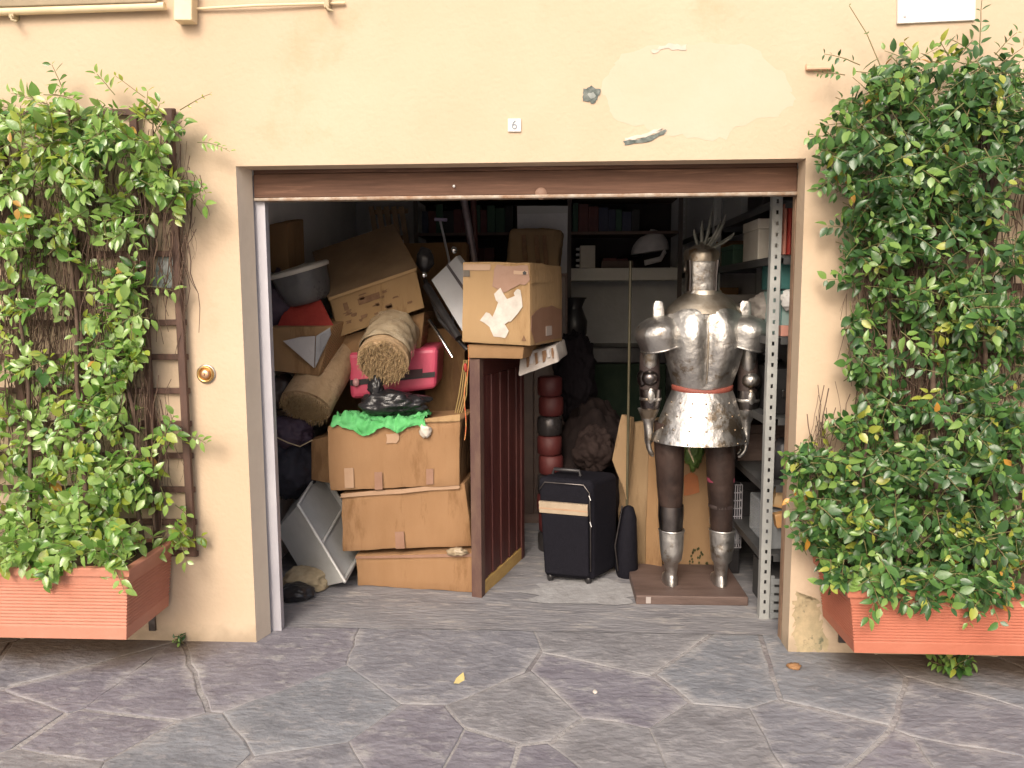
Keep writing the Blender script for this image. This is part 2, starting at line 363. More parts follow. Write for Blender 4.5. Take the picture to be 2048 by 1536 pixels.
def struct(name, mb, mats, **kw):
    o = _obj(name, mb.mesh(name, **kw), mats); o['kind'] = 'structure'; return o

def onq(q, u, v, off=.003):
    a = q[0].lerp(q[1], u); b = q[3].lerp(q[2], u); n = (q[1] - q[0]).cross(q[3] - q[0]).normalized()
    return a.lerp(b, v) + n * off
def patch(q, uv, off=.003, th=.0015):
    """thin irregular sheet lying on the quad q; uv: outline in the quad's own 0..1 coordinates"""
    mb = MB(); n = len(uv)
    a = [onq(q, u, v, off) for u, v in uv]; b = [onq(q, u, v, off - th) for u, v in uv]
    mb.add(a + b, [list(range(n)), list(range(n, 2 * n))[::-1]] + [(i, i + n, (i + 1) % n + n, (i + 1) % n) for i in range(n)])
    return mb
def rect(u0, u1, v0, v1): return [(u0, v0), (u1, v0), (u1, v1), (u0, v1)]
def ragged(uv, n=4, amp=.02, seed=1):
    r = random.Random(seed); out = []
    for i in range(len(uv)):
        a, b = uv[i], uv[(i + 1) % len(uv)]
        for k in range(n):
            t = k / n; out.append((a[0] + (b[0] - a[0]) * t + r.uniform(-amp, amp), a[1] + (b[1] - a[1]) * t + r.uniform(-amp, amp)))
    return out
def quad(pts, Y):
    Ys = Y if isinstance(Y, (list, tuple)) else [Y] * 4
    return [at(p[0], p[1], y) for p, y in zip(pts, Ys)]

# ================================================================== SETTING
# ground sheet to the horizon, mortar bed, paving stones
g = MB().bx(-150, 150, -260, 150, -.3, -.035); struct('ground', g, streetm)
bed = MB().grid(60, 30, lambda u, v: V((-5 + 10 * u, -3.6 + 3.79 * v, -.0025 + .003 * noise.noise(V((u * 40, v * 16, 0))))))
pave = bpy.data.objects.new('pavement', None); C.objects.link(pave); pave['kind'] = 'structure'
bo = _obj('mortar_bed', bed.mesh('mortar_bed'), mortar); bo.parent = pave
bo['label'] = 'pale worn mortar between the paving stones'
def clip(poly, p, n):
    out = []
    for i in range(len(poly)):
        a, b = poly[i], poly[(i + 1) % len(poly)]
        da = (a - p).dot(n); db = (b - p).dot(n)
        if da <= 0: out.append(a)
        if da * db < 0: out.append(a + (b - a) * (da / (da - db)))
    return out
seedpx = [(110, 1316), (10, 1440), (140, 1378), (290, 1390), (190, 1465), (330, 1530), (60, 1560), (620, 1430), (830, 1510), (965, 1530), (880, 1330), (1230, 1390), (1050, 1440),
          (1190, 1500), (1090, 1545), (1440, 1490), (1420, 1345), (1640, 1490), (1670, 1365), (1930, 1430), (1800, 1560), (1980, 1570), (620, 1570), (1960, 1350), (500, 1340), (1290, 1300)]
seeds = [fl(x, y).to_2d() for x, y in seedpx]
r2 = random.Random(3)
for i in range(900):
    p = V((r2.uniform(-4.9, 4.9), r2.uniform(-3.5, .16)))
    if abs(p.x) < 1.75 and p.y > -1.05: continue
    if all((p - s_).length > .36 for s_ in seeds): seeds.append(p)
for i, s_ in enumerate(seeds):
    if abs(s_.x) > 4.8 or s_.y < -3.5: continue
    poly = [V((-4.95, -3.55)), V((4.95, -3.55)), V((4.95, .18)), V((-4.95, .18))]
    for j, o_ in enumerate(seeds):
        if j != i and (o_ - s_).length < 2.2: poly = clip(poly, (s_ + o_) / 2 - (o_ - s_).normalized() * r2.choice([.0012, .002, .003, .008, .018]), (o_ - s_).normalized())
    if len(poly) < 3: continue
    # wobbly broken outline
    out = []
    for k in range(len(poly)):
        a, b = poly[k], poly[(k + 1) % len(poly)]
        nseg = max(1, int((b - a).length / .09))
        for q in range(nseg):
            p = a + (b - a) * (q / nseg)
            nn = noise.noise_vector(V((p.x * 9, p.y * 9, 5)))
            out.append(p + V((nn.x, nn.y)) * (.013 if q else .004))
    zt = r2.uniform(.0005, .0035); cpt = sum(out, V((0, 0))) / len(out)
    mb = MB(); n = len(out)
    rg0 = [V((p.x, p.y, -.02)) for p in out]; rg1 = [V((p.x, p.y, zt - .002)) for p in out]
    def inset(d, z): return [V((*(p + (cpt - p) * min(.8, d / (cpt - p).length)), z)) for p in out]
    rg2 = inset(.006, zt - .0005); rg3 = inset(.045, zt); rg4 = inset(.10, zt + .0006)
    mb.rings([rg0, rg1, rg2, rg3, rg4], cap=False, smooth=False); mb.f.append([4 * n + i for i in range(n)]); mb.m.append(0); mb.s.append(False)
    me_ = mb.mesh('paving_stone'); at_ = me_.attributes.new('edge', 'FLOAT', 'POINT')
    at_.data.foreach_set('value', [.66] * n + [.64] * n + [.60] * n + [.44] * n + [.22] * n)
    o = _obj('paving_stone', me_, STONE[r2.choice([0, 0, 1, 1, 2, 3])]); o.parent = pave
    o.data.transform(Matrix.Translation((-cpt.x, -cpt.y, 0))); o.location = (cpt.x, cpt.y, 0)
# garage floor
fg = MB().grid(60, 60, lambda u, v: V((-1.5 + 3.0 * u, .165 + 2.97 * v, .005 + .003 * noise.noise(V((u * 12, v * 20, 1))))))
struct('garage_floor', fg, concrete)

dp = []
for k in range(48):
    a_ = 2 * math.pi * k / 48; nn = noise.noise(V((math.cos(a_) * 2.5, math.sin(a_) * 2.5, 7)))
    dp.append(fl(1175 + (125 + 60 * nn) * math.cos(a_), 1183 + (24 + 10 * nn) * math.sin(a_), .0095))
dust = MB(); cd_ = sum(dp, V()) / 48
dust.add([cd_ + V((0, 0, .001))] + dp, [(0, k + 1, (k + 1) % 48 + 1) for k in range(48)])
tag(_obj('dust', dust.mesh('dust'), mat('pale grey dust', (.36, .36, .365), (.27, .265, .265), 12, .95, bump=.6)), 'pale grey dust spread on the garage floor in front of the dark suitcase', 'dust', kind='stuff')
# building shell
XL, XR, ZT = -1.192, 1.192, 2.12
T = Thing('garage_building', 'ochre yellow stuccoed garage front with a wide open doorway', 'building')
f = MB()
f.bx(-7, XL, 0, .10, -.3, 5); f.bx(XR, 7, 0, .10, -.3, 5); f.bx(XL, XR, 0, .10, ZT, 5)
T.part('front_wall', f, stucco)
# splayed plaster reveals just inside the outer corner
xs = at(500, 700, .1).x
f = MB().add([V((XL, .001, 0)), V((XL + .03, .10, 0)), V((XL, .10, 0)), V((XL, .001, ZT)), V((XL + .03, .10, ZT)), V((XL, .10, ZT))],
             [(0, 1, 4, 3), (1, 2, 5, 4), (0, 2, 1), (3, 4, 5), (2, 0, 3, 5)])
T.part('plaster_reveal', f, mat('reveal plaster', (.68, .58, .46), (.63, .53, .42), 4, .9, bump=.2))
T.part('side_wall', MB().bx(-1.62, -1.47, .1, 3.3, -.2, 2.75), whitewall)
T.part('side_wall', MB().bx(1.47, 1.62, .1, 3.3, -.2, 2.75), greywall)
T.part('back_wall', MB().bx(-1.47, 1.47, 3.12, 3.3, -.2, 2.75), greywall)
T.part('ceiling', MB().bx(-1.47, 1.47, .1, 3.12, 2.55, 2.75), darkceil)
# fill between doorway edge and side walls, behind the stucco
T.part('inner_pier', MB().bx(-1.47, XL - .004, .1, .16, 0, 2.55), whitewall)
T.part('inner_pier', MB().bx(XR + .03, 1.47, .101, .16, 0, 2.55), whitewall)
T.part('inner_lintel', MB().bx(XL - .004, XR + .02, .17, .23, 2.14, 2.55), darkceil)
# wear on the plaster
def wallpoly(pts, d=.0025, d2=.0): return pts
def wallpatch(pts, off, mats, name, seed=2, amp=2.5, n=5, label=None):
    r = random.Random(seed); P = []
    for i in range(len(pts)):
        a, b = pts[i], pts[(i + 1) % len(pts)]
        for k in range(n):
            t = k / n
            P.append(at(a[0] + (b[0] - a[0]) * t + r.uniform(-amp, amp), a[1] + (b[1] - a[1]) * t + r.uniform(-amp, amp), -off))
    k = len(P); B = [p + V((0, off - .0005, 0)) for p in P]
    mb = MB().add(P + B, [list(range(k))[::-1]] + [(i, (i + 1) % k, (i + 1) % k + k, i + k) for i in range(k)])
    return T.part(name, mb, mats, label=label)
# pale repaired area above the door: ragged ring with open middle
ringo = []; ringi = []
for k in range(40):
    a = 2 * math.pi * k / 40; nn = noise.noise(V((math.cos(a) * 2, math.sin(a) * 2, 3)))
    ringo.append((1390 + (190 + 40 * nn) * math.cos(a), 180 + (92 + 26 * nn) * math.sin(a)))
wallpatch(ringo, .0007, patchm, 'plaster_repair', amp=5, n=2, label='pale roughly repaired plaster above the door')
wallpatch([(1165, 180), (1182, 172), (1203, 180), (1196, 196), (1186, 206), (1166, 200)], .004, greyplaster, 'plaster_hole', amp=2, label='small dark grey hole chipped in the plaster')
wallpatch([(1247, 283), (1290, 276), (1332, 258), (1333, 264), (1295, 284), (1250, 290)], .004, greyplaster, 'plaster_gouge', seed=4, amp=1.5, label='curved grey gouge scraped in the plaster')
wallpatch([(1174, 188), (1186, 184), (1192, 192), (1182, 198)], .0052, mat('grey filler', (.36, .38, .35), (.26, .28, .26), 20, .9), 'filler_plug', amp=1, n=3)
wallpatch([(1249, 276), (1290, 268), (1322, 255), (1326, 259), (1292, 275), (1252, 282)], .0030, mat('whitish gouge highlight', (.66, .60, .52), (.58, .52, .44), 20, .9, bump=.6), 'gouge_highlight', seed=9, amp=2)  # pale strip painted above the gouge as its highlight
wallpatch([(1300, 100), (1335, 88), (1372, 90), (1370, 98), (1335, 97), (1306, 108)], .0032, mat('scuffed grey plaster', (.62, .56, .46), (.50, .46, .40), 12, .9), 'plaster_scuff', seed=5, amp=3)
wallpatch([(1590, 1185), (1635, 1200), (1640, 1235), (1655, 1300), (1590, 1308), (1588, 1240)], .002, mat('damp stained plaster', (.50, .39, .24), (.33, .28, .17), 14, .9, bump=.5, c3=(.12, .125, .08), s3=10, w3=.58), 'damp_stain', seed=6, amp=6, n=14, label='green brown damp staining at the foot of the wall')
# white number tile with the figure 6
q = quad([(1016, 264), (1042, 264), (1042, 238), (1016, 238)], -.001)
nt_ = T  # the plate is screwed on: its own thing
T.done(V((0, 0, 0)))
P6 = Thing('house_number_plate', 'small white square plate with a grey number 6 above the garage door', 'number plate')
P6.part('plate', MB().hexa([p + V((0, -.008, 0)) for p in q], V((0, .0085, 0))), white, bevel=.002)
cu = bpy.data.curves.new('digit', 'FONT'); cu.body = '6'; cu.size = .052; cu.align_x = 'CENTER'; cu.align_y = 'CENTER'; cu.extrude = .0008
to = bpy.data.objects.new('tmp', cu); C.objects.link(to)
me6 = bpy.data.meshes.new_from_object(to.evaluated_get(bpy.context.evaluated_depsgraph_get())); bpy.data.objects.remove(to)
me6.transform(Matrix.Translation(sum(q, V()) / 4 + V((0, -.0095, -.001))) @ Matrix.Rotation(R(90), 4, 'X'))
P6.part('digit', me6, mat('grey enamel digit', (.22, .24, .27), None, 9, .5, bump=0))
P6.done()

# brass lock cap left of the doorway
c = at(413, 748, 0)
T = Thing('door_key_switch', 'round brass key switch set in the wall beside the doorway', 'key switch')
T.part('mount_plate', MB().lathe([(.044, 0), (.043, .004), (.038, .006), (.036, .006)], c, V((0, -1, 0)), 28), mat('grey steel disc', (.42, .38, .32), None, 9, .4, metal=.8))
T.part('bezel', MB().lathe([(.037, .0062), (.036, .016), (.031, .019), (.026, .012), (.024, .009)], c, V((0, -1, 0)), 28), brass)
T.part('lock_core', MB().lathe([(.023, .008), (.022, .017), (.014, .022), (.004, .022)], c, V((0, -1, 0)), 20), mat('copper core', (.70, .42, .26), None, 9, .4, metal=1, bump=0))
T.part('keyhole', MB().box(c + V((0, -.0225, 0)), (.003, .002, .012)), darkhole)
T.done()

# notice panel upper right
q = quad([(1795, 47), (1951, 40), (1953, -90), (1797, -85)], -.012)
T = Thing('notice_board', 'white rectangular panel fixed high on the wall above the climber', 'notice panel')
T.part('panel', MB().hexa(q, V((0, .012, 0))), white, bevel=.002)
T.part('frame', patch(q, rect(0, .17, .0, 1.0), .002), mat('cream edge strip', (.80, .74, .62), None, 9, .6))
for v in (.1, .9): T.part('screw', MB().lathe([(.006, 0), (.004, .003)], onq(q, .09, v, .002), V((0, -1, 0)), 10), galv)
T.done()

# conduit along the top left with its box and clips
T = Thing('cable_conduit', 'cream painted conduit running along the wall at the top with a junction box', 'conduit')
a = at(-250, 32, -.03); b = at(330, 12, -.03); e = at(690, 6, -.012)
T.part('pipe', MB().tube([a, a.lerp(b, .3), a.lerp(b, .7), b], .016, 12), cream)
T.part('cable', MB().tube([b + V((.06, .018, -.01)), (b + e) / 2 + V((0, 0, -.004)), e], .006, 8), cream)
qb = quad([(347, 40), (383, 40), (384, -60), (348, -60)], -.06)
T.part('junction_box', MB().hexa(qb, V((0, .058, 0))), cream, bevel=.004)
for px, py in ((28, 26), (655, 5)):
    p = at(px, py, -.02)
    T.part('clip', MB().box(p, (.02, .04, .05)).tube([p + V((0, -.02, -.02)), p + V((.012, -.035, -.04)), p + V((.03, -.03, -.045))], .005, 8), mat('aged clip', (.45, .36, .22), None, 9, .6))
T.done()
lp = [at(-300, 22, -.05), at(312, 4, -.05)]
solo('roof_ledge', 'brownish rendered ledge sticking out of the wall at the top left', 'ledge',
     MB().hexa([lp[0], lp[1], lp[1] + V((0, 0, .12)), lp[0] + V((0, 0, .12))], V((0, .049, 0))), soffit, bevel=.004)
# hinge pin remains right
p = at(1640, 137, -.012)
solo('wall_bracket', 'thin pinkish rusty bracket stub on the wall beside the right climber', 'bracket',
     MB().box(p, (.11, .022, .012)).box(p + V((-.045, .004, .012)), (.02, .014, .018)), mat('pink rust', (.66, .42, .28), None, 20, .8), bevel=.003)

# ------------------------------------------------------------------ roller shutter, rails
T = Thing('roller_shutter', 'brown roller shutter wound up across the top of the doorway', 'shutter')
y0 = .10
ztop = at(1050, 324, y0).z + .02
zmid = at(1050, 340, y0).z; zb = at(1050, 389, y0).z
x0, x1 = XL + .032, XR + .0
zs = [ztop, zmid, zb]
for i in range(2):
    za, zb_ = zs[i], zs[i + 1]
    prof = [(0, za - .0008), (-.0025, za - .003), (-.0035, (za + zb_) / 2), (-.0025, zb_ + .003), (0, zb_ + .0006)]
    nseg = 24; rg = []
    for k in range(nseg + 1):
        x = x0 + (x1 - x0) * k / nseg
        rg.append([V((x, y0 + .014 + d + .0015 * noise.noise(V((x * 3, i, 0))), z + (-.006 * math.sin(math.pi * k / nseg)) * 0)) for d, z in prof] + [V((x, y0 + .03, zb_ + .001)), V((x, y0 + .03, za - .001))])
    T.part('slat', MB().rings(rg, True, False), brownmetal)
br = T.part('bottom_bar', MB().bx(x0, x1, y0 - .004, y0 + .045, zb - .016, zb - .001), rustbar, bevel=.003, cut=.2, warp=.0015, wsc=8)
c = at(1082, 386, y0 - .02)
T.part('pull_handle', MB().lathe([(.026, 0), (.022, .004), (.006, .006)], V((c.x, y0 + .005, zb + .004)), V((0, -1, 0)), 20), mat('worn pink primer', (.24, .14, .095), None, 14, .6))
c = at(908, 373, y0)
T.part('white_stud', MB().lathe([(.005, 0), (.006, .006), (.002, .009)], V((c.x, y0 + .002, c.z)), V((0, -1, .2)), 10), white)
T.part('shutter_roll', MB().lathe([(.15, 0), (.15, 2.36)], V((-1.18, .34, 2.36)), V((1, 0, 0)), 24), brownmetal)
T.done()
def rail(label, xa, xb, mt, lip):
    T = Thing('guide_rail', label, 'guide rail', 'guide rails of the roller shutter')
    T.part('channel', MB().bx(xa, xb, .125, .165, .0, 2.1), mt, bevel=.002)
    T.part('lip', MB().bx(lip[0], lip[1], .108, .1235, .0, 2.08), mt, bevel=.002)
    return T.done()
xa = at(506, 900, .125).x
rail('pale grey steel guide rail standing along the left side of the doorway', at(533, 900, .125).x - .045, at(549, 900, .125).x, galv, (at(533, 900, .125).x - .043, at(533, 900, .125).x - .030))
rail('thin brown guide rail standing along the right side of the doorway', XR + .002, XR + .024, mat('brown rail paint', (.22, .13, .08), (.34, .22, .14), 8, .6), (XR + .003, XR + .010))

# ------------------------------------------------------------------ terracotta planters
terra_r = mat('reddish terracotta plastic', (.43, .135, .078), (.485, .17, .105), 3, .65, bump=.2, bscale=50, c3=(.44, .15, .09), s3=3, w3=.6)
def planter(label, xa, xb, zb0, zt, yf, taper, grp, terra=terra):
    """xa < xb: rim ends; the walls slope inwards to the bottom"""
    T = Thing('planter_box', label, 'planter', grp)
    yb = -.03
    def ring(x0, x1, ya, yb_, z): return [V((x0, ya, z)), V((x1, ya, z)), V((x1, yb_, z)), V((x0, yb_, z))]
    def sec(t, out=0):   # t: 0 bottom .. 1 top
        k = taper * (1 - t)
        return ring(xa + k - out, xb - k + out, yf + k * .55 - out, yb - k * .1 + out * .3, zb0 + (zt - zb0) * t)
    rg = [sec(0)]; nr = 13
    rg.append(sec(.16)); 
    for i in range(nr):
        t0 = .17 + .60 * i / nr; t1 = t0 + .60 / nr
        rg += [sec(t0 + .002, -.001), sec(t0 + (t1 - t0) * .35, -.005), sec(t0 + (t1 - t0) * .5, -.005), sec(t0 + (t1 - t0) * .7, .001), sec(t1 - .003, .001)]
    rg.append(sec(.785)); rg.append(sec(.79, .003)); rg.append(sec(.90, .003))
    body = MB().rings(rg, cap=False, smooth=False); body.add(rg[0], [(3, 2, 1, 0)])
    b_ = T.part('body', body, terra)
    # rounded rim, open in the middle
    def lip(t, o_): return sec(t, o_)
    rim = MB().rings([lip(.885, .004), lip(.89, .016), lip(.985, .018), lip(1., .012), lip(1., -.012), lip(.985, -.018), lip(.80, -.020)], cap=False, smooth=False)
    T.part('rim', rim, terra)
    k = sec(.93, -.015)
    T.part('soil', MB().grid(40, 8, lambda u, v: k[0].lerp(k[1], u).lerp(k[3].lerp(k[2], u), v) + V((0, 0, .02 * noise.noise(V((u * 30, v * 6, 1)))))), soil)
    for x in (xa + .13, xb - .13):
        T.part('bracket', MB().bx(x - .015, x + .015, yf + .1, -.001, zb0 - .012, zb0 - .001).bx(x - .015, x + .015, -.012, -.0005, zb0 - .13, zb0 + .1), blacksteel)
    return T.done()
zl0, zlt = at(258, 1277, -.37).z, at(258, 1135, -.40).z
planter('ribbed terracotta planter on the wall under the left climber', -2.75, at(255, 1135, -.40).x, zl0, zlt, -.40, .035, 'terracotta planters')
zr0, zrt = at(1713, 1303, -.37).z, at(1713, 1178, -.40).z
planter('ribbed terracotta planter on the wall under the right climber', at(1700, 1180, -.40).x, 2.75, zr0, zrt, -.40, .035, 'terracotta planters', terra_r)

# ------------------------------------------------------------------ trellises
def trellis(label, stiles, rungs, x0, x1, z0, z1):
    T = Thing('wall_trellis', label, 'trellis', 'brown trellises behind the climbers')
    for x in stiles: T.part('stile', MB().bx(x - .016, x + .016, -.052, -.030, z0, z1 + (.01 if x in (x0, x1) else 0)), trelm, bevel=.003)
    for z in rungs: T.part('rung', MB().bx(x0, x1, -.0285, -.012, z - .013, z + .013), trelm, bevel=.003)
    return T.done()
xt = at(343, 300, -.04).x; zt1 = at(335, 218, -.04).z; zt0 = at(380, 1112, -.04).z
rungs = [at(350, y, -.03).z for y in (222, 432, 507, 582, 645, 714, 782, 848, 912, 980, 1045, 1108)]
trellis('brown wooden trellis with open squares beside the left climber', [xt, xt - .155] + [xt - .155 - .29 * i for i in range(1, 5)], rungs, xt + .016, xt - 1.33, zt0, zt1)
xr = at(1745, 700, -.04).x
trellis('brown wooden trellis almost hidden by the right climber', [xr + .15 + .29 * i for i in range(4)], rungs[2:], xr + .15, xr + 1.2, zt0, at(1800, 200, -.04).z)
q = quad([(303, 575), (346, 577), (345, 500), (318, 505)], -.008)
T = Thing('picture_tile', 'small painted tile in grey green and white behind the left trellis', 'tile')
T.part('tile', MB().hexa(q, V((0, .0075, 0))), mat('mottled green glaze', (.10, .17, .15), (.45, .47, .47), 22, .3, bump=.1), bevel=.002)
T.done()

# ------------------------------------------------------------------ climbers
def leaf_mesh(name, L, W, mt, fold=.25, droop=.25, n=4):
    vs = []; fs = []
    for i in range(n + 1):
        t = i / n; wv = W * (math.sin(math.pi * min(1, t ** .8)) ** .8 if 0 < t < 1 else (.06 if t == 0 else .0)) * .5
        y = L * t; z = -droop * L * t * t
        vs += [V((-wv, y, z + fold * wv)), V((0, y, z)), V((wv, y, z + fold * wv))]
    for i in range(n):
        a = i * 3
        fs += [(a, a + 1, a + 4, a + 3), (a + 1, a + 2, a + 5, a + 4)]
    vs += [V((-.0012, 0, 0)), V((.0012, 0, 0)), V((.0012, -L * .18, .003)), V((-.0012, -L * .18, .003))]
    k = len(vs) - 4; fs.append((k, k + 1, k + 2, k + 3))
    me = bpy.data.meshes.new(name); me.from_pydata([tuple(v) for v in vs], [], fs)
    for p in me.polygons: p.use_smooth = True
    me.materials.append(mt); return me
LEAFM = []
for mi, mt in enumerate(LEAF):
    LEAFM.append([leaf_mesh('leaf', 1, .52, mt, .3, .18), leaf_mesh('leaf', 1, .44, mt, .45, .34), leaf_mesh('leaf', 1, .60, mt, .2, .08)])

LEAFSUN = []  # greens lightened to paint the sunlight into the left climber's leaves
for n_, a_, b_ in (('glossy sun-lightened deep leaf', (.05, .15, .026), (.08, .20, .035)), ('glossy sun-lightened green leaf', (.13, .29, .05), (.20, .37, .075)), ('glossy sun-lightened pale leaf', (.25, .43, .09), (.34, .50, .14)), ('glossy yellow leaf', (.36, .43, .06), (.32, .42, .06)), ('glossy yellowed leaf', (.55, .33, .07), (.5, .26, .05))):
    mt = mat(n_, a_, b_, 9, .26, bump=.15, bscale=60, spec=.8, trans=.38, rvar=.08, lo=.3, hi=.7, coat=.15)
    LEAFSUN.append([leaf_mesh('leaf', 1, .52, mt, .3, .18), leaf_mesh('leaf', 1, .44, mt, .45, .34), leaf_mesh('leaf', 1, .60, mt, .2, .08)])
def sprig(rg, base, dirn, length, nl, size, leaves, stems, weights, outward):
    """a curved shoot with leaves in pairs; appends (matrix, material, variant)"""
    d = dirn.normalized(); p = base.copy(); pts = [p.copy()]
    side = d.cross(outward).normalized() if d.cross(outward).length > .1 else V((1, 0, 0))
    step = length / nl
    wv = [w_ for w_ in weights]
    tone = rg.choices(range(5), wv)[0]
    for i in range(nl):
        d = (d + V((rg.uniform(-.12, .12), rg.uniform(-.10, .08), -.07 + rg.uniform(-.06, .06)))).normalized()
        p = p + d * step; 
        if p.y > -.02: p.y = -.02
        pts.append(p.copy())
        for sgn in (-1, 1):
            if rg.random() < .12: continue
            side = side - d * side.dot(d); side.normalize()
            ld = (side * sgn * rg.uniform(.6, 1.1) + d * rg.uniform(.3, .9) + outward * rg.uniform(-.05, .5) + V((0, 0, rg.uniform(-.45, .1)))).normalized()
            nrm = (outward * rg.uniform(.25, 1.0) + V((0, 0, rg.uniform(.1, 1.0))) + V((rg.uniform(-.5, .5), rg.uniform(-.3, .3), rg.uniform(-.3, .3)))).normalized()
            x = ld.cross(nrm)
            if x.length < .1: continue
            x.normalize(); z = x.cross(ld)
            s_ = size * rg.uniform(.55, 1.35) * (1 - .35 * i / nl)
            M = Matrix((x * s_, ld * s_, z * s_)).transposed().to_4x4(); M.translation = p + ld * s_ * .12
            t_ = tone if rg.random() < .7 else rg.choices(range(5), wv)[0]
            if i >= nl - 1 and rg.random() < .35: t_ = min(3, max(t_, 2))
            leaves.append((M, t_, rg.randrange(3)))
    stems.append(pts)

def climber(name, label, clumps, weights, twigs, trunks, seed, size, extra=(), dens=1.2, LM=None):
    rg = random.Random(seed); leaves = []; stems = []
    outward = V((0, -1, 0))
    for (cx, cy, rx, ry, cnt, dep, *yy) in clumps:
        for _ in range(int(cnt * dens)):
            a = rg.uniform(0, 2 * math.pi); r_ = math.sqrt(rg.random())
            px, py = cx + rx * r_ * math.cos(a), cy + ry * r_ * math.sin(a)
            Y = (yy[0] if yy else -.05) - dep * rg.random() * (1 - .55 * r_ * r_) 
            b = at(px, py, Y)
            d = V((rg.uniform(-1, 1), rg.uniform(-.8, .25), rg.uniform(-.75, .75)))
            sprig(rg, b - d.normalized() * .05, d, rg.uniform(.07, .17), rg.randint(3, 5), size, leaves, stems, weights, outward)
    for (px, py, dx, dy, L_, nl, sz) in extra:      # single shoots that stick out
        b = at(px, py, -.08); d = (at(px + dx, py + dy, -.10) - b)
        sprig(rg, b, d, L_, nl, size * sz, leaves, stems, weights, outward)
    T = Thing(name, label, 'climbing plant', 'evergreen climbers on the wall')
    # trunks
    for (p0, p1, ra, sw) in trunks:
        a, b = at(*p0), at(*p1); pts = []; rr = []
        for i in range(15):
            t = i / 14; nn = noise.noise_vector(V((t * 4 + sw * 5, sw, 0)))
            pts.append(a.lerp(b, t) + V((nn.x * .06, nn.y * .025, 0)) * math.sin(math.pi * t)); rr.append(ra * (1 - .6 * t))
        T.part('trunk', MB().tube(pts, [r_ * .7 for r_ in rr], 7), mat('dark bark', (.075, .045, .032), (.13, .085, .06), 20, .9, bump=.4))
    # dry twigs hanging behind the leaves
    tw = MB()
    for (x0_, x1_, y0_, y1_, cnt) in twigs:
        for _ in range(cnt):
            x = rg.uniform(x0_, x1_); ya = rg.uniform(y0_, y1_); ln = rg.uniform(60, 260); lean = rg.uniform(-30, 30)
            Y = rg.uniform(-.12, -.02); pts = []; ph = rg.uniform(0, 50)
            for i in range(9):
                t = i / 8; nn = noise.noise_vector(V((t * 3 + ph, ph, 0)))
                pts.append(at(x + lean * t + nn.x * 16, ya + (t - .5) * ln + nn.y * 8, Y + nn.z * .03))
            for p in pts: p.y = min(p.y, -.006)
            r0 = rg.uniform(.0010, .0030); tw.tube(pts, [r0 * (1 - .5 * i / 8) for i in range(9)], 4, cap=False)
    T.part('dry_twigs', tw, twig, kind='stuff')
    sm = MB()
    for pts in stems: sm.tube(pts, [.0022 - .0012 * i / len(pts) for i in range(len(pts))], 4, cap=False)
    T.part('shoots', sm, greentwig, kind='stuff')
    # nearest leaves in view become parts of their own, the rest is one mass
    def key(l):
        p = l[0].translation; v = p - CAM; z = v.dot(fw); u = v.dot(rt) / z * 1538 + 1024; w_ = 768 - v.dot(up) / z * 1538
        vis = -10 < u < 2058 and -10 < w_ < 1546
        return (0 if vis else 1, z - 6 * l[0].col[1].length)
    leaves.sort(key=key)
    for M, t_, v_ in leaves[:300]: T.placed('leaf', LM[t_][v_], M)
    fo = MB()
    for M, t_, v_ in leaves[300:]:
        me = LM[t_][v_]
        fo.add([M @ v.co for v in me.vertices], [list(p.vertices) for p in me.polygons], t_, True)
    T.part('foliage', fo, [LM[i][0].materials[0] for i in range(5)], kind='stuff')
    T.done(); return len(leaves)

cl = [(90, 265, 150, 85, 46, .30), (250, 265, 110, 60, 26, .24), (330, 370, 60, 50, 14, .18), (180, 340, 150, 60, 26, .28), (60, 400, 100, 50, 13, .24), (60, 480, 100, 45, 14, .22),
      (210, 440, 100, 45, 15, .20), (262, 560, 48, 42, 10, .16), (110, 560, 90, 45, 9, .18), (50, 640, 70, 40, 7, .2), (225, 640, 60, 42, 11, .2), (205, 730, 65, 38, 11, .2),
      (90, 730, 60, 35, 7, .2), (30, 820, 60, 45, 9, .22), (160, 840, 105, 50, 20, .24), (245, 700, 40, 35, 6, .14), (222, 800, 50, 40, 8, .16), (330, 868, 35, 15, 3, .10), (60, 920, 90, 50, 16, .26),
      (150, 970, 150, 75, 38, .34), (245, 955, 70, 50, 17, .26), (310, 1000, 35, 30, 3, .14), (60, 1060, 110, 50, 26, .36), (200, 1060, 110, 45, 26, .36), (120, 1105, 130, 22, 16, .12, -.34), (120, 1128, 40, 14, 4, .05, -.40), (230, 1115, 25, 14, 3, .05, -.40), (30, 1095, 80, 30, 12, .1, -.34), (355, 1075, 25, 30, 4, .1),
      (-120, 280, 120, 110, 34, .3), (-160, 480, 140, 110, 26, .24), (-140, 720, 130, 120, 24, .24), (-140, 980, 140, 120, 40, .32)]
ext = [(130, 190, -20, -60, .12, 4, .8), (230, 190, -30, -30, .10, 4, .7), (290, 195, -60, -40, .14, 4, .6), (395, 285, 70, -12, .16, 7, .55), (360, 220, 60, -40, .16, 4, .25),
       (375, 870, 40, 8, .10, 4, .8), (390, 350, 20, 30, .1, 4, .6), (110, 1130, 10, 30, .10, 4, 1.1), (240, 1120, 15, 30, .08, 3, .8), (135, 1140, -25, 15, .07, 3, 1.), (350, 1010, 30, 20, .07, 3, .8)]
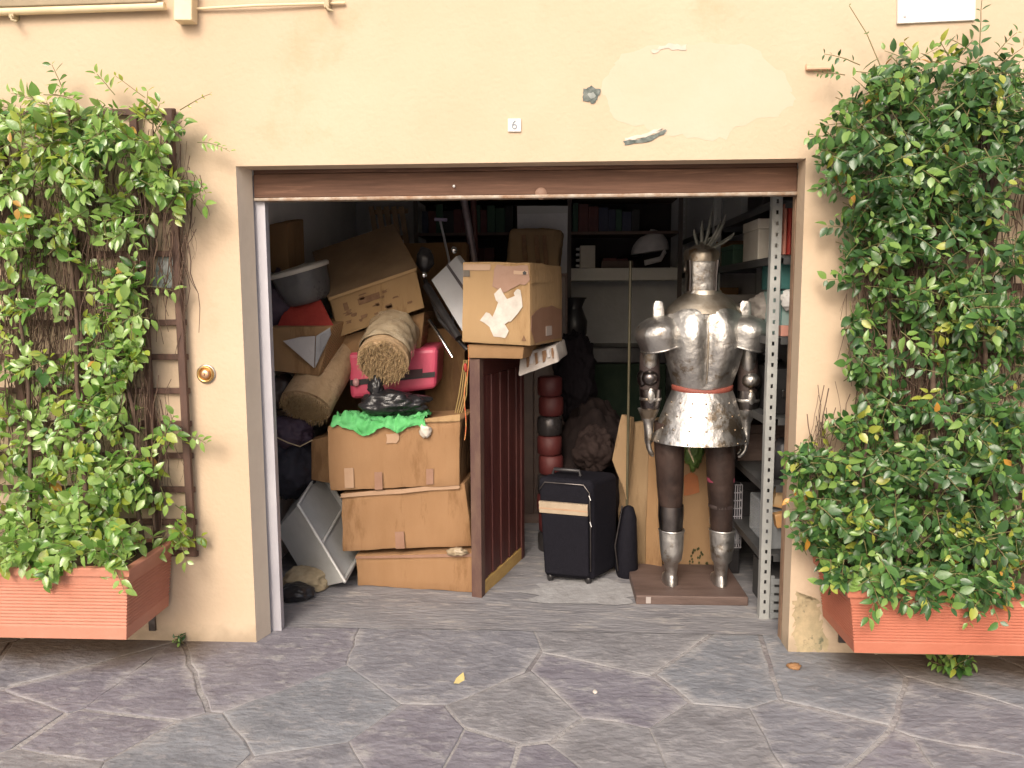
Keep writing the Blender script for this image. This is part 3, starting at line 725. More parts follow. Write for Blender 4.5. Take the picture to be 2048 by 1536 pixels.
nl = climber('climbing_jasmine', 'glossy sunlit green climber on the trellis left of the doorway', cl, (.06, .26, .52, .15, .01),
        [(0, 300, 340, 920, 330), (0, 120, 380, 720, 90), (150, 260, 380, 800, 120), (-200, 0, 380, 900, 100), (255, 375, 330, 620, 60), (340, 395, 380, 540, 22), (130, 350, 780, 1000, 80)],
        [((60, 1110, -.2), (40, 300, -.06), .016, 1), ((180, 1110, -.2), (130, 320, -.06), .018, 2), ((285, 1080, -.12), (200, 300, -.06), .016, 3), ((310, 1060, -.08), (290, 420, -.07), .010, 4), ((-120, 1100, -.2), (-100, 300, -.06), .016, 5)], 11, .056, ext, 1.55, LEAFSUN)
cr = [(1860, 190, 170, 85, 58, .30), (1990, 190, 90, 80, 28, .30), (1760, 240, 90, 90, 32, .26), (1780, 340, 130, 90, 44, .30), (1950, 320, 120, 120, 56, .34), (1690, 300, 50, 45, 10, .18), (1850, 420, 110, 60, 24, .28),
      (1760, 470, 80, 70, 24, .24), (1930, 500, 120, 80, 32, .28), (1715, 520, 30, 60, 6, .14), (1810, 590, 100, 45, 20, .22), (1980, 620, 80, 70, 24, .26), (1870, 660, 90, 45, 13, .22), (1735, 640, 45, 50, 8, .14),
      (1740, 720, 50, 45, 10, .18), (1990, 760, 80, 80, 24, .26), (1880, 740, 60, 40, 8, .2), (1760, 800, 60, 40, 10, .18), (1900, 850, 110, 60, 18, .24), (1720, 850, 60, 30, 8, .16), (1990, 880, 80, 60, 18, .28),
      (1650, 930, 55, 50, 14, .20), (1770, 940, 120, 60, 30, .28), (1920, 960, 130, 60, 34, .34), (1690, 1030, 80, 50, 22, .28), (1820, 1050, 130, 60, 42, .38), (1980, 1060, 100, 60, 36, .40), (1640, 1080, 45, 40, 8, .2),
      (1740, 1130, 100, 40, 22, .40), (1900, 1140, 130, 35, 28, .42), (2010, 1150, 60, 40, 14, .42), (1800, 1165, 70, 18, 9, .07, -.40), (1900, 1165, 60, 24, 10, .07, -.40), (1860, 1200, 25, 14, 3, .05, -.42), (1990, 1180, 50, 22, 9, .06, -.40), (1700, 1150, 45, 25, 8, .1, -.33), (1612, 1010, 24, 60, 5, .1), (1600, 910, 22, 30, 4, .08),
      (2160, 300, 120, 140, 40, .3), (2160, 620, 120, 140, 30, .28), (2160, 960, 120, 140, 50, .34)]
ext2 = [(1720, 130, -60, -30, .16, 5, .6), (1690, 150, -60, -10, .12, 5, .5), (1760, 130, -50, -110, .26, 2, .25), (1840, 120, -30, -40, .10, 4, .7), (1960, 110, 5, -70, .20, 5, .8), (1940, 100, -40, -30, .1, 3, .7), (1990, 110, 30, -40, .1, 4, .7),
        (1690, 300, -50, 15, .12, 5, .9), (1720, 530, -30, 30, .1, 4, .8), (1720, 840, -50, -15, .15, 5, .8), (1640, 930, -60, -20, .12, 5, .8), (1640, 1060, -40, 20, .10, 4, .9), (1620, 1010, -35, -20, .10, 4, .8), (1760, 1170, 0, 40, .10, 4, 1.), (1870, 1170, 20, 40, .13, 5, 1.), (1965, 1170, 10, 40, .12, 4, 1.), (1700, 1150, -10, 30, .09, 4, .9), (1735, 600, -20, 40, .12, 4, .8)]
nl2 = climber('climbing_jasmine', 'dense dark green climber on the trellis right of the doorway', cr, (.50, .36, .09, .045, .006),
        [(1730, 2050, 300, 1000, 420), (1760, 1880, 500, 900, 160), (2050, 2250, 330, 1000, 60), (1620, 1760, 840, 960, 50), (1705, 1800, 440, 700, 50)],
        [((1800, 1150, -.2), (1760, 260, -.06), .018, 6), ((1880, 1150, -.2), (1850, 260, -.06), .022, 7), ((1990, 1150, -.2), (1960, 260, -.06), .018, 8), ((1740, 1150, -.2), (1730, 500, -.06), .012, 9)], 23, .052, ext2, 1.6, LEAFM)
print('leaves', nl, nl2)

def weed(label, c, n, sz, seed, wts, dirs):
    rg = random.Random(seed); leaves = []; stems = []
    for i in range(n):
        a = rg.uniform(0, 2 * math.pi); d = V((math.cos(a), math.sin(a) * .8 - .2, rg.uniform(.4, 1.6)))
        sprig(rg, V(c) + V((rg.uniform(-.02, .02), rg.uniform(-.02, .02), 0)), d, rg.uniform(*dirs), rg.randint(3, 5), sz, leaves, stems, wts, V((0, -.6, .8)))
    for l in leaves: l[0].translation.z = max(.012, l[0].translation.z)
    T = Thing('weed', label, 'weed', 'weeds growing out of the paving')
    sm = MB()
    for p in stems: sm.tube(p, .0016, 4, cap=False)
    T.part('stems', sm, greentwig, kind='stuff')
    for M, t_, v_ in leaves: T.placed('leaf', LEAFM[t_][v_], M)
    T.done(V(c))
weed('bright green weed growing on the paving under the right planter', fl(1905, 1345), 9, .05, 5, (.3, .4, .25, .05, 0), (.08, .14))
weed('tiny dark weed growing at the foot of the wall near the left planter', fl(362, 1288), 4, .024, 6, (.7, .3, 0, 0, 0), (.03, .05))
# fallen leaf and litter
c = fl(918, 1362)
me = leaf_mesh('fallen_leaf', .075, .045, mat('dry yellow leaf', (.58, .46, .16), (.66, .54, .24), 20, .8), -.5, -.15)
me.transform(Matrix.Translation(c + V((0, 0, .008))) @ Matrix.Rotation(R(-20), 4, 'Z') @ Matrix.Translation((0, -.035, 0)))
o = bpy.data.objects.new('fallen_leaf', me); C.objects.link(o); tag(o, 'dry yellow leaf lying on the paving in front of the doorway', 'leaf')
c = fl(1190, 1386)
solo('paper_scrap', 'tiny white scrap lying on the paving', 'scrap', MB().blob(c + V((0, 0, .006)), (.010, .014, .006), 2, .3), paperw)
c = fl(1588, 1338)
solo('dead_leaf', 'small curled rust brown leaf on the paving by the right wall corner', 'leaf', MB().blob(c + V((0, 0, .012)), (.028, .022, .012), 3, .4, seed=4), mat('rust brown leaf', (.30, .16, .07), None, 20, .8))

# ================================================================== GARAGE CONTENTS
def carton(label, q, vec, m_=None, warp=.007, tapes=(), flaps=(), marks=(), group='cardboard cartons piled in the garage', name='cardboard_box', bevel=.006, open_=False):
    T = Thing(name, label, 'box', group)
    b = MB().hexa(q, vec)
    body = T.part('body', b, m_ or CARD, bevel=bevel, seg=2, cut=.07, warp=warp)
    for uv, mt, off in tapes: T.part('tape', patch(q, uv, off + warp * .9), mt)
    for uv, mt, off, nm in marks: T.part(nm, patch(q, uv, off + warp * .9), mt)
    for a, b_, mt in flaps:    # flap: 4 points
        nrm = (a[1] - a[0]).cross(a[3] - a[0]).normalized() * .004
        T.part('flap', MB().hexa(a, nrm), mt, cut=.06, warp=.003, wsc=9)
    T.done(); return T
# stack of three by the left
Yb = .65
q1 = quad([(660, 982), (920, 972), (920, 842), (655, 852)], Yb)
q2 = quad([(685, 1103), (943, 1092), (930, 966), (682, 986)], Yb + .02)
q3 = quad([(716, 1172), (946, 1188), (945, 1104), (712, 1110)], [Yb + .05, Yb - .03, Yb - .03, Yb + .05])
dz = -min(q3[0].z, q3[1].z) + .006
q3 = [q3[0] * 1, q3[1] * 1, q3[2], q3[3]]; q3[0].z = q3[1].z = .006
back = V((.03, .42, 0))
carton('orange brown carton resting on the floor at the bottom of the stack of three', q3, back, CARD, .009,
       tapes=[(rect(.0, 1.0, .90, .98), tapem, .003)])
carton('creased orange brown carton in the middle of the stack of three', q2, back, CARD, .012,
       tapes=[(rect(.42, .49, .02, .30), tapem, .004), (ragged(rect(.0, .95, .93, 1.0), 4, .01, 3), tapep, .003)])
carton('orange brown carton with green cloth and black bag on top of the stack', q1, back, CARD, .009,
       tapes=[(rect(.12, .19, .04, .35), tapep, .003), (rect(.35, .41, .0, .27), tapem, .003), (rect(.745, .80, .05, .29), tapem, .003),
              (ragged([(.44, .70), (.53, .70), (.54, .86), (.45, .84)], 3, .01, 5), tapep, .003)],
       flaps=[([onq(q1, .70, 1.0, .006), onq(q1, 1.0, 1.0, .006), onq(q1, 1.0, 1.0, .01) + V((.0, .02, .03)), onq(q1, .72, 1.0, .01) + V((0, .03, .012))], None, CARDL)])
# crumpled tape between box 2 and 3
solo('crumpled_tape', 'crumpled strip of clear tape caught between two cartons of the stack', 'tape', MB().blob(at(915, 1103, .60), (.05, .02, .02), 3, .6, 3, seed=2, ridge=.6), film)
solo('torn_plastic_bag', 'torn whitish plastic piece over the edge of the top carton', 'plastic piece', MB().blob(at(850, 862, .635), (.032, .016, .035), 3, .4, 2, seed=8, ridge=.5), mat('cloudy white film', (.60, .56, .50), (.52, .46, .38), 15, .3, bump=.4))
# green cloth
zt_ = q1[3].z
def cloth(u, v):
    x = q1[3].x + .02 + .50 * u
    hang = .008 + .085 * max(0, noise.noise(V((u * 4.3, 2.2, 0))) + .22) + .012 * noise.noise(V((u * 19, 1, 0)))
    L_ = .26 + hang; s_ = v * L_
    wr = noise.noise(V((u * 9, v * 5, 1))) + .6 * noise.noise(V((u * 21, v * 9, 4)))
    if s_ < .26: y = Yb + .26 - s_ - .014; z = zt_ + .024 + .040 * abs(wr) + .04 * max(0, noise.noise(V((u * 4, v * 3, 9))))
    else: y = Yb - .018 - .026 * abs(wr); z = zt_ + .020 - (s_ - .26)
    return V((x + .02 * noise.noise(V((u * 6, v * 6, 7))), y, z + (.008 * math.sin(u * 8)) - .016 * u * 0))
solo('green_cloth', 'crumpled bright green cloth hanging over the top carton of the stack', 'cloth', MB().grid(70, 36, cloth), greencl)
# black crumpled bag
c = at(800, 800, .80)
T = Thing('bin_bag', 'crumpled black plastic bag lying on the green cloth', 'plastic bag', 'black bags in the garage')
T.part('bag', MB().blob(at(790, 806, .80), (.19, .11, .07), 5, .26, 1.3, seed=3, ridge=.12), blackbag)
T.part('knot', MB().blob(at(752, 775, .78), (.04, .03, .07), 4, .3, 1.8, seed=5, ridge=.3), blackbag)
T.done()
# pink suitcase
q = quad([(700, 800), (872, 778), (876, 694), (692, 706)], 1.0)
T = Thing('pink_suitcase', 'bright pink suitcase lying in the pile behind the rolled rug', 'suitcase')
T.part('shell', MB().hexa(q, V((0, .3, .02))), pink, bevel=.03, seg=3)
T.part('strap', patch(q, rect(.02, .98, .30, .42), .006, .003), blackpl)
T.part('buckle', patch(q, rect(.64, .84, .34, .52), .012, .006), mat('dark maroon buckle', (.05, .015, .02), None, 9, .4))
T.part('corner_guard', MB().blob(at(712, 765, .985), (.02, .015, .025), 2, .05), mat('pink grey plastic', (.55, .3, .3), None, 9, .4))
T.done()
# rolled rugs
def rug(label, a, b, r0, seed, squash=1.0, mt=rugback):
    T = Thing('rolled_rug', label, 'rolled rug', 'rolled rugs in the pile')
    ax = (b - a); L_ = ax.length; ax.normalize(); rg = random.Random(seed)
    e1 = ax.cross(V((0, 0, 1))).normalized(); e2 = e1.cross(ax)
    def P(t, ang, r_): 
        return a + ax * (t * L_) + e1 * math.cos(ang) * r_ + e2 * math.sin(ang) * r_ * squash
    rr = []
    for i in range(17):
        t = i / 16
        rr.append([P(t, 2 * math.pi * k / 40, r0 * (1 + .05 * noise.noise(V((math.cos(2 * math.pi * k / 40) * 2, math.sin(2 * math.pi * k / 40) * 2, t * 3 + seed))))) for k in range(40)])
    T.part('roll', MB().rings(rr, True, True), mt)
    # spiral of the rolled pile on the end
    sp = MB(); turns = 3.6; n = 120
    for i in range(n):
        t0, t1 = i / n, (i + 1) / n
        pts = []
        for t in (t0, t1):
            an = t * turns * 2 * math.pi; r_ = r0 * (.1 + .86 * t)
            pts += [P(-.012 / L_, an, r_), P(-.012 / L_, an, r_ * 1.0 - r0 * .13), P(.02 / L_, an, r_ - r0 * .13), P(.02 / L_, an, r_)]
        sp.add(pts, [(0, 4, 5, 1), (1, 5, 6, 2), (4, 0, 3, 7)], 0, True)
    T.part('coil', sp, mt)
    fr = MB()
    for i in range(900):
        an = rg.uniform(0, 2 * math.pi); r_ = r0 * math.sqrt(rg.random()) * .98; p = P(-.008 / L_, an, r_)
        d = (-ax + V((rg.uniform(-1, 1), rg.uniform(-1, 1), rg.uniform(-1.2, .7))) * .8).normalized() * rg.uniform(.010, .032)
        fr.tube([p, p + d * .6 + V((0, 0, -.002)), p + d + V((0, 0, -.006))], [.0022, .0018, .0008], 3, cap=False)
    T.part('fringe', fr, straw, kind='stuff')
    return T
T = rug('rolled beige rug with a shaggy end and cloudy wrapping above the pink suitcase', at(766, 722, .74), at(786, 668, .99), .138, 3); 
a, b = at(766, 722, .74), at(786, 668, .99); d = (b - a); e1 = d.normalized().cross(V((0, 0, 1))).normalized(); e2 = e1.cross(d.normalized())
wr = MB().grid(30, 16, lambda u, v: a + d * (.12 + .95 * v) + (e1 * math.cos(math.pi * (u * 1.1 - .05)) + e2 * math.sin(math.pi * (u * 1.1 - .05))) * (.146 + .010 * noise.noise(V((u * 8, v * 6, 2)))))
T.part('wrapping', wr, film); T.done()
rug('rolled beige rug with a frayed end pointing down beside the left door rail', at(612, 812, .82), at(676, 695, 1.15), .15, 5, .85).done()
# big dark printed carton on the top of the pile
qd = quad([(680, 674), (850, 616), (832, 540), (660, 600)], .95)
vec = at(628, 508, 1.4) - at(660, 600, .95)
prints = [(rect(.13, .18, .60, .80), brownink, .003, 'printed_mark'), (rect(.30, .55, .62, .78), brownink, .003, 'printed_mark')]
rp = random.Random(9)
for i in range(18):
    u = rp.uniform(.10, .92); v = rp.uniform(.2, .85); prints.append((ragged(rect(u, u + rp.uniform(.03, .09), v, v + rp.uniform(.03, .09)), 2, .012, i), brownink, .003, 'printed_mark'))
carton('large dark brown carton with brown print tilted on top of the pile', qd, vec, card('brown carton side', (.30, .19, .09), (.36, .235, .12), (.20, .12, .055)), .004, marks=prints, flaps=[([qd[3] + V((-.01, -.006, .012)), qd[2] + V((.01, -.006, .012)), qd[2] + vec + V((.01, 0, .012)), qd[3] + vec + V((-.01, 0, .012))], None, mat('darker top board', (.17, .108, .058), (.23, .152, .086), 4, .8, bump=.25))])  # board over the carton top, darker than its sides
solo('carton_edge_strip', 'pale strip along the front top edge of the tilted dark carton', 'tape', MB().hexa([qd[3] + V((-.004, -.012, -.004)), qd[2] + V((.004, -.012, -.004)), qd[2] + V((.004, -.012, .012)), qd[3] + V((-.004, -.012, .012))], V((0, .003, .001))), CARDL)  # thin paler strip on the front top edge
# tan carton under it with plastic wrap
q = quad([(690, 720), (840, 700), (850, 622), (678, 676)], 1.02)
carton('tan carton squeezed under the tilted dark carton', q, V((0, .4, 0)), CARDM, .006)
# upper left carton
q = [at(500, 552, 1.22), at(578, 540, 1.05), at(574, 446, 1.05), at(498, 452, 1.22)]
carton('orange brown carton standing highest of the pile against the left wall', q, at(610, 526, 1.4) - at(578, 540, 1.05), CARDM, .005)
# pale tub with rim
c = at(597, 538, .95); ax = V((-.24, -.15, .95)).normalized()
T = Thing('plastic_tub', 'grey plastic tub with a pale oval rim tilted on the pile at the left', 'tub')
pr = [(.155, -.015), (.15, -.05), (.145, -.10), (.125, -.17), (.10, -.19), (.02, -.195)]
T.part('bowl', MB().lathe(pr[::-1], c, ax, 32), mat('smoky grey plastic', (.085, .085, .09), (.14, .135, .135), 7, .3, trans=.2))
T.part('rim', MB().lathe([(.14, -.018), (.168, -.016), (.172, 0), (.165, .01), (.14, .008), (.06, .016), (.0, .018)], c, ax, 36), mat('pale grey lid', (.52, .49, .44), (.46, .43, .38), 8, .4))
T.done()
solo('dark_bag', 'soft dark grey bag hanging below the pale tub beside the left door rail', 'bag', MB().blob(at(556, 610, 1.02), (.12, .12, .17), 4, .25, 2, seed=12, ridge=.3), purplebag)
# open carton with red flap
q = quad([(538, 742), (638, 752), (664, 652), (536, 655)], [.86, .80, .80, .86])
vec = V((.05, .3, .04))
T = carton('open tan carton with red flap and torn grey plastic at the left of the pile', q, vec, CARDM, .006,
       flaps=[([at(556, 652, .90), at(668, 652, .83), at(642, 600, .92), at(592, 570, 1.0)], None, red)])
T2 = Thing('torn_plastic_sheet', 'torn grey plastic sheet hanging out of the open tan carton', 'plastic sheet')
T2.part('pale_piece', MB().hexa([at(566, 682, .80), at(628, 736, .775), at(630, 672, .775), at(600, 674, .79)], V((0, .004, 0))), mat('pale grey film', (.42, .40, .40), (.36, .34, .34), 9, .3))
T2.part('dark_piece', MB().hexa([at(630, 736, .772), at(662, 668, .775), at(660, 655, .79), at(632, 672, .774)], V((0, .004, 0))), mat('slate grey film', (.20, .20, .215), (.25, .25, .26), 9, .3))
T2.done()
# strip of red thing
# small carton behind the stack, left
q = quad([(622, 960), (668, 968), (668, 872), (622, 880)], .86)
carton('small brown carton wedged behind the stack of three', q, V((0, .3, 0)), CARDM)
# dark bags low left
solo('black_sack', 'black fabric sack slumped against the left wall', 'sack', MB().blob(at(585, 930, .95), (.16, .2, .20), 5, .2, 1.5, seed=21, ridge=.12), mat('black blue fabric', (.010, .010, .018), (.018, .017, .026), 9, .8, bump=.3))
solo('purple_bag', 'dark purple bag with pale piping squeezed under the frayed rug', 'bag', MB().blob(at(575, 865, .9), (.14, .12, .10), 5, .2, 1.5, seed=22, ridge=.12).tube([at(548, 872, .77), at(575, 885, .76), at(600, 893, .77), at(625, 880, .8)], .004, 6, mi=1), [purplebag, beige])
solo('dark_pouch', 'dark brown leather pouch between the tan carton and the frayed rug', 'pouch', MB().blob(at(560, 785, .98), (.11, .10, .10), 4, .2, 2, seed=23), mat('dark leather', (.03, .02, .02), (.05, .035, .03), 12, .5))
# tilted grey storage bin
O = [at(596, 1010, .66), at(690, 1164, .58), at(735, 1085, .96), at(640, 935, 1.02)]
cO = sum(O, V()) / 4; sh_ = at(545, 1048, .74) - at(596, 1010, .66)
nO = (O[1] - O[0]).cross(O[3] - O[0]).normalized()
Bt = [cO + (p - cO) * .80 + sh_ * 1.15 for p in O]
k_ = min(p.z for p in Bt); 
T = Thing('storage_bin', 'grey plastic storage bin tipped on its side by the left door rail', 'storage bin')
Oi = [cO + (p - cO) * .955 for p in O]; Bi = [cO + (p - cO) * .765 + sh_ * 1.12 for p in O]
bb = MB().rings([[a_.lerp(b_, t) for a_, b_ in zip(O, Bt)] for t in (0, .5, 1)], False, False); bb.add(Bt, [(0, 1, 2, 3)])
bb.rings([[a_.lerp(b_, t) for a_, b_ in zip(Oi, Bi)] for t in (0, .5, 1)], False, False); bb.add(Bi, [(3, 2, 1, 0)])
bb.rings([O, Oi], False, False)
T.part('body', bb, greypl, bevel=.012, seg=3)
T.part('rim', MB().tube(O + [O[0], O[1]], .009, 8), greyrim)
T.part('lid', MB().hexa([cO + (p - cO) * .95 - nO * .004 + (sh_ * .06) for p in O], sh_ * .03), mat('dusty grey lid', (.34, .345, .335), (.40, .405, .395), 7, .45, bump=.2), bevel=.004)
m1 = cO + (O[0].lerp(O[1], .52) - cO) * .95 + sh_ * .05; m2 = cO + (O[3].lerp(O[2], .52) - cO) * .95 + sh_ * .05
T.part('lid_ridge', MB().tube([m1, m2], .008, 8), greyrim)
T.done()
solo('canvas_bag', 'beige canvas bag crushed under the tipped grey bin', 'bag', MB().blob(at(612, 1160, .66), (.12, .11, .075), 5, .22, 1.5, seed=31, ridge=.10, flatten=.008), beige)
solo('rubbish_bag', 'small dark rubbish bag on the floor by the foot of the left rail', 'plastic bag', MB().blob(at(590, 1185, .50), (.10, .07, .045), 4, .25, 1.5, seed=32, ridge=.12, flatten=.006), blackbag, group='black bags in the garage')
# crate-like slats at the back left
T = Thing('slatted_crate', 'small wooden slatted crate high at the back left of the garage', 'crate')
for i in range(5):
    x = at(748 + 15 * i, 450, 2.2).x
    T.part('slat', MB().box((x, 2.2, at(748 + 15 * i, 450, 2.2).z), (.036, .012, .26), Euler((0, R(-8), 0))), mat('old crate wood', (.28, .19, .11), (.20, .13, .08), 9, .8))
for y in (425, 478):
    T.part('batten', MB().hexa([at(742, y + 4, 2.214), at(815, y + 1, 2.214), at(815, y - 8, 2.214), at(742, y - 5, 2.214)], V((0, .02, 0))), MATS['old crate wood'])
T.done()
# pile support: big plain cartons at the back left (they show between the things in front)
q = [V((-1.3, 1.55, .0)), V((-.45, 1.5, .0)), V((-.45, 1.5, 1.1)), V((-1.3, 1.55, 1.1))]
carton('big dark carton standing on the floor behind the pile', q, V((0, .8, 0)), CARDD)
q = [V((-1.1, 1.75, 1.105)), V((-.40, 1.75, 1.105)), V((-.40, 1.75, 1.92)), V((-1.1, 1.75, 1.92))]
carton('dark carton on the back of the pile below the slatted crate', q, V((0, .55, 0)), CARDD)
# grey panel leaning, black edge, bright knob
T = Thing('folding_table', 'pale grey folded table top with black edge leaning behind the taped box', 'folding table')
q = quad([(925, 665), (985, 610), (912, 512), (862, 560)], [.80, .85, 1.05, 1.0])
T.part('top', MB().hexa(q, V((.02, .035, .01))), greypanel, bevel=.006)
T.part('groove', patch(q, rect(.60, .68, 0, 1), .003), mat('dark groove', (.10, .09, .10), None, 9, .5))
e0, e1_ = q[0], q[3]
T.part('edge_strip', MB().tube([e0 + V((-.02, -.01, -.03)), e1_ + V((-.025, -.01, -.03))], .022, 10), blackpl)
T.part('leg', MB().tube([at(935, 700, .86), at(880, 640, .95), at(850, 560, 1.1)], .013, 8), blackpl)
T.part('leg', MB().tube([at(905, 715, .9), at(875, 665, .95), at(858, 640, 1.0)], .010, 8), chrome)
for px, py in ((848, 550), (908, 500)): T.part('hinge_bolt', MB().blob(at(px, py, 1.0), (.018, .018, .02), 3, .1), chrome)
T.part('hinge_block', MB().blob(at(850, 520, 1.06), (.05, .05, .07), 3, .2), blackpl)
T.done()
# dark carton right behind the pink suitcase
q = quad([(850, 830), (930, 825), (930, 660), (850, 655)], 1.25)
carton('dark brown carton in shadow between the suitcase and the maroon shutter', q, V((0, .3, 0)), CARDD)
# T handle, leaning post
p0, p1 = at(898, 520, 1.7), at(880, 440, 1.7)
T = Thing('garden_tool', 'tool with a pale T shaped handle standing at the back', 'tool')
low = at(905, 560, 1.7); low = V((low.x + .02, 1.7, 1.0))
T.part('shaft', MB().tube([low, p0, p1], .008, 8), galv); T.part('grip', MB().tube([p1 + V((-.035, 0, .004)), p1 + V((.045, 0, .0))], .011, 8), mat('lilac grip', (.35, .30, .45), None, 9, .5)); T.done()
solo('leaning_pole', 'grey lilac metal pole leaning at the back beside the T handle', 'pole', MB().tube([at(952, 545, 1.9) + V((.04, 0, -.9)), at(948, 520, 1.9), at(925, 380, 1.9)], .024, 12), mat('grey lilac metal', (.34, .30, .33), (.25, .19, .20), 8, .4, metal=.5))
solo('brown_post', 'dark reddish wooden post beside the leaning pole', 'post', MB().tube([at(958, 560, 1.95) + V((.02, 0, -.9)), at(945, 380, 1.95)], .022, 6), maroon)

# ------------------------------------------------------------------ taped box, its support, maroon shutter panel
qc = quad([(924, 684), (1061, 692), (1060, 525), (925, 524)], .52)
vc = at(1124, 534, .98) - at(1060, 525, .52); vc.z = 0
T = Thing('cardboard_box', 'light tan carton with torn white paper perched on the maroon shutter panel', 'box', 'cardboard cartons piled in the garage')
T.part('body', MB().hexa(qc, vc), CARDL, bevel=.005, cut=.07, warp=.004)
T.part('torn_label', patch(qc, ragged([(.27, .28), (.40, .22), (.47, .10), (.62, .08), (.68, .16), (.62, .26), (.72, .30), (.88, .46), (.86, .66), (.78, .68), (.76, .60), (.66, .56), (.56, .68), (.46, .60), (.52, .50), (.44, .34), (.36, .40)], 2, .015, 3), .006), paperw)
T.part('torn_layer', patch(qc, ragged([(.44, .70), (.46, .86), (.50, .97), (.76, .96), (.98, .97), (.99, .80), (.92, .74), (.80, .72), (.70, .66), (.60, .62)], 2, .012, 5), .005), tapem)
T.part('tape', patch(qc, ragged([(.02, .90), (.42, .90), (.42, .97), (.02, .97)], 2, .004, 6), .005), tapep)
T.part('tape', patch(qc, ragged([(.76, .86), (.97, .86), (.97, .90), (.76, .90)], 2, .004, 7), .008), tapep)
T.part('printed_square', patch(qc, rect(.01, .11, .82, .90), .005), mat('dark grey print', (.12, .10, .08), None, 30, .7))
T.part('printed_triangle', patch(qc, [(.87, .06), (.94, .06), (.905, .13)], .005), brownink)
T.part('printed_dot', patch(qc, [(.90, .855), (.94, .855), (.95, .88), (.92, .90), (.89, .88)], .0105), blackink)
qs = [qc[1], qc[1] + vc, qc[2] + vc, qc[2]]
T.part('tape', patch(qs, ragged([(0, .74), (.55, .78), (.75, .86), (.5, .93), (0, .92)], 2, .012, 8), .006), CARDL, label='tan torn tongue of cardboard on the side')
T.part('side_tape', patch(qs, ragged([(.0, .36), (.3, .46), (.62, .48), (.95, .42), (.95, .05), (.10, .02), (0, .2)], 2, .012, 9), .006), tapem)
T.part('side_label', patch(qs, rect(.42, .60, .10, .22), .009), mat('grey label', (.40, .33, .29), None, 12, .6))
T.done()
qf = quad([(938, 716), (1045, 718), (1048, 693), (936, 688)], .545)
carton('flattened yellowish carton lying under the light tan carton', qf, V((.08, .38, 0)), CARDM, .003, bevel=.004)
# louvred maroon panel standing on edge
A = V((-.232, .56, 0)); B = V((-.028, 1.21, 0)); ztp = qf[0].z - .006
dv = (B - A); Ld = dv.length; dv.normalize(); nv = V((dv.y, -dv.x, 0))   # nv points right
def dbox(s0, s1, t0, t1, z0, z1):
    q_ = [A + dv * s0 + nv * t0, A + dv * s0 + nv * t1, A + dv * s1 + nv * t1, A + dv * s1 + nv * t0]
    return MB().hexa([q_[0] + V((0, 0, z0)), q_[1] + V((0, 0, z0)), q_[1] + V((0, 0, z1)), q_[0] + V((0, 0, z1))], dv * (s1 - s0))
T = Thing('wooden_shutter', 'maroon wooden shutter panel of upright slats standing on edge', 'shutter panel')
T.part('stile', dbox(0, .05, -.035, .022, .0, ztp), maroonl, bevel=.003)
T.part('stile', dbox(Ld - .05, Ld, -.03, .02, .0, ztp - .01), maroon, bevel=.003)
T.part('rail', dbox(.052, Ld - .052, -.028, .012, ztp - .09, ztp), maroon, bevel=.003)
T.part('rail', dbox(.052, Ld - .052, -.028, .018, .0, .075), rawwood, bevel=.003, label='raw yellow wooden bottom rail')
nsl = 9
for i in range(nsl):
    s0 = .055 + (Ld - .11) * i / nsl
    T.part('slat', dbox(s0 + .004, s0 + (Ld - .11) / nsl - .004, -.012, .008 if i % 2 else .013, .077, ztp - .092), maroon, bevel=.004)
T.part('backing', dbox(.052, Ld - .052, -.026, -.0135, .077, ztp - .092), blackpl)
T.done()
# red and gold cord
pts = []
for i in range(14):
    t = i / 13; pts.append(at(936 - 8 * t + 3 * math.sin(t * 9), 690 + 190 * t, .60))
T = Thing('hanging_cord', 'thin red cord hanging beside the maroon shutter panel', 'cord')
T.part('cord', MB().tube(pts, .003, 6), mat('red cord', (.55, .06, .03), (.55, .33, .10), 30, .6))
T.part('tassel', MB().blob(at(931, 735, .60), (.010, .010, .022), 3, .3, 3), red); T.done()
# long straw stalks
T = Thing('dry_stalks', 'thin straw coloured stalks sticking up behind the top carton', 'stalks')
for i in range(4):
    T.part('stalk', MB().tube([at(905 + i * 4, 850, .95), at(918 + i * 5, 790, .95), at(928 + i * 3, 720, .95)], .003, 5), mat('straw stalk', (.42, .30, .12), None, 9, .8))
T.done()
# printed packet
q = quad([(1036, 754), (1118, 724), (1112, 690), (1040, 708)], [.66, .72, .78, .72])
T = Thing('printed_packet', 'grey paper packet with dark brown print beneath the taped box', 'packet')
T.part('packet', MB().hexa(q, V((.05, .28, .02))), mat('grey newsprint', (.40, .37, .34), (.30, .26, .23), 14, .8), bevel=.01, cut=.05, warp=.006)
for i in range(7):
    u = .18 + .11 * i
    T.part('printed_mark', patch(q, ragged(rect(u, u + .07, .28 + .1 * (i % 2), .85), 2, .03, i), .008), brownink if i % 2 == 0 else MATS['pale grey film'])
T.done()
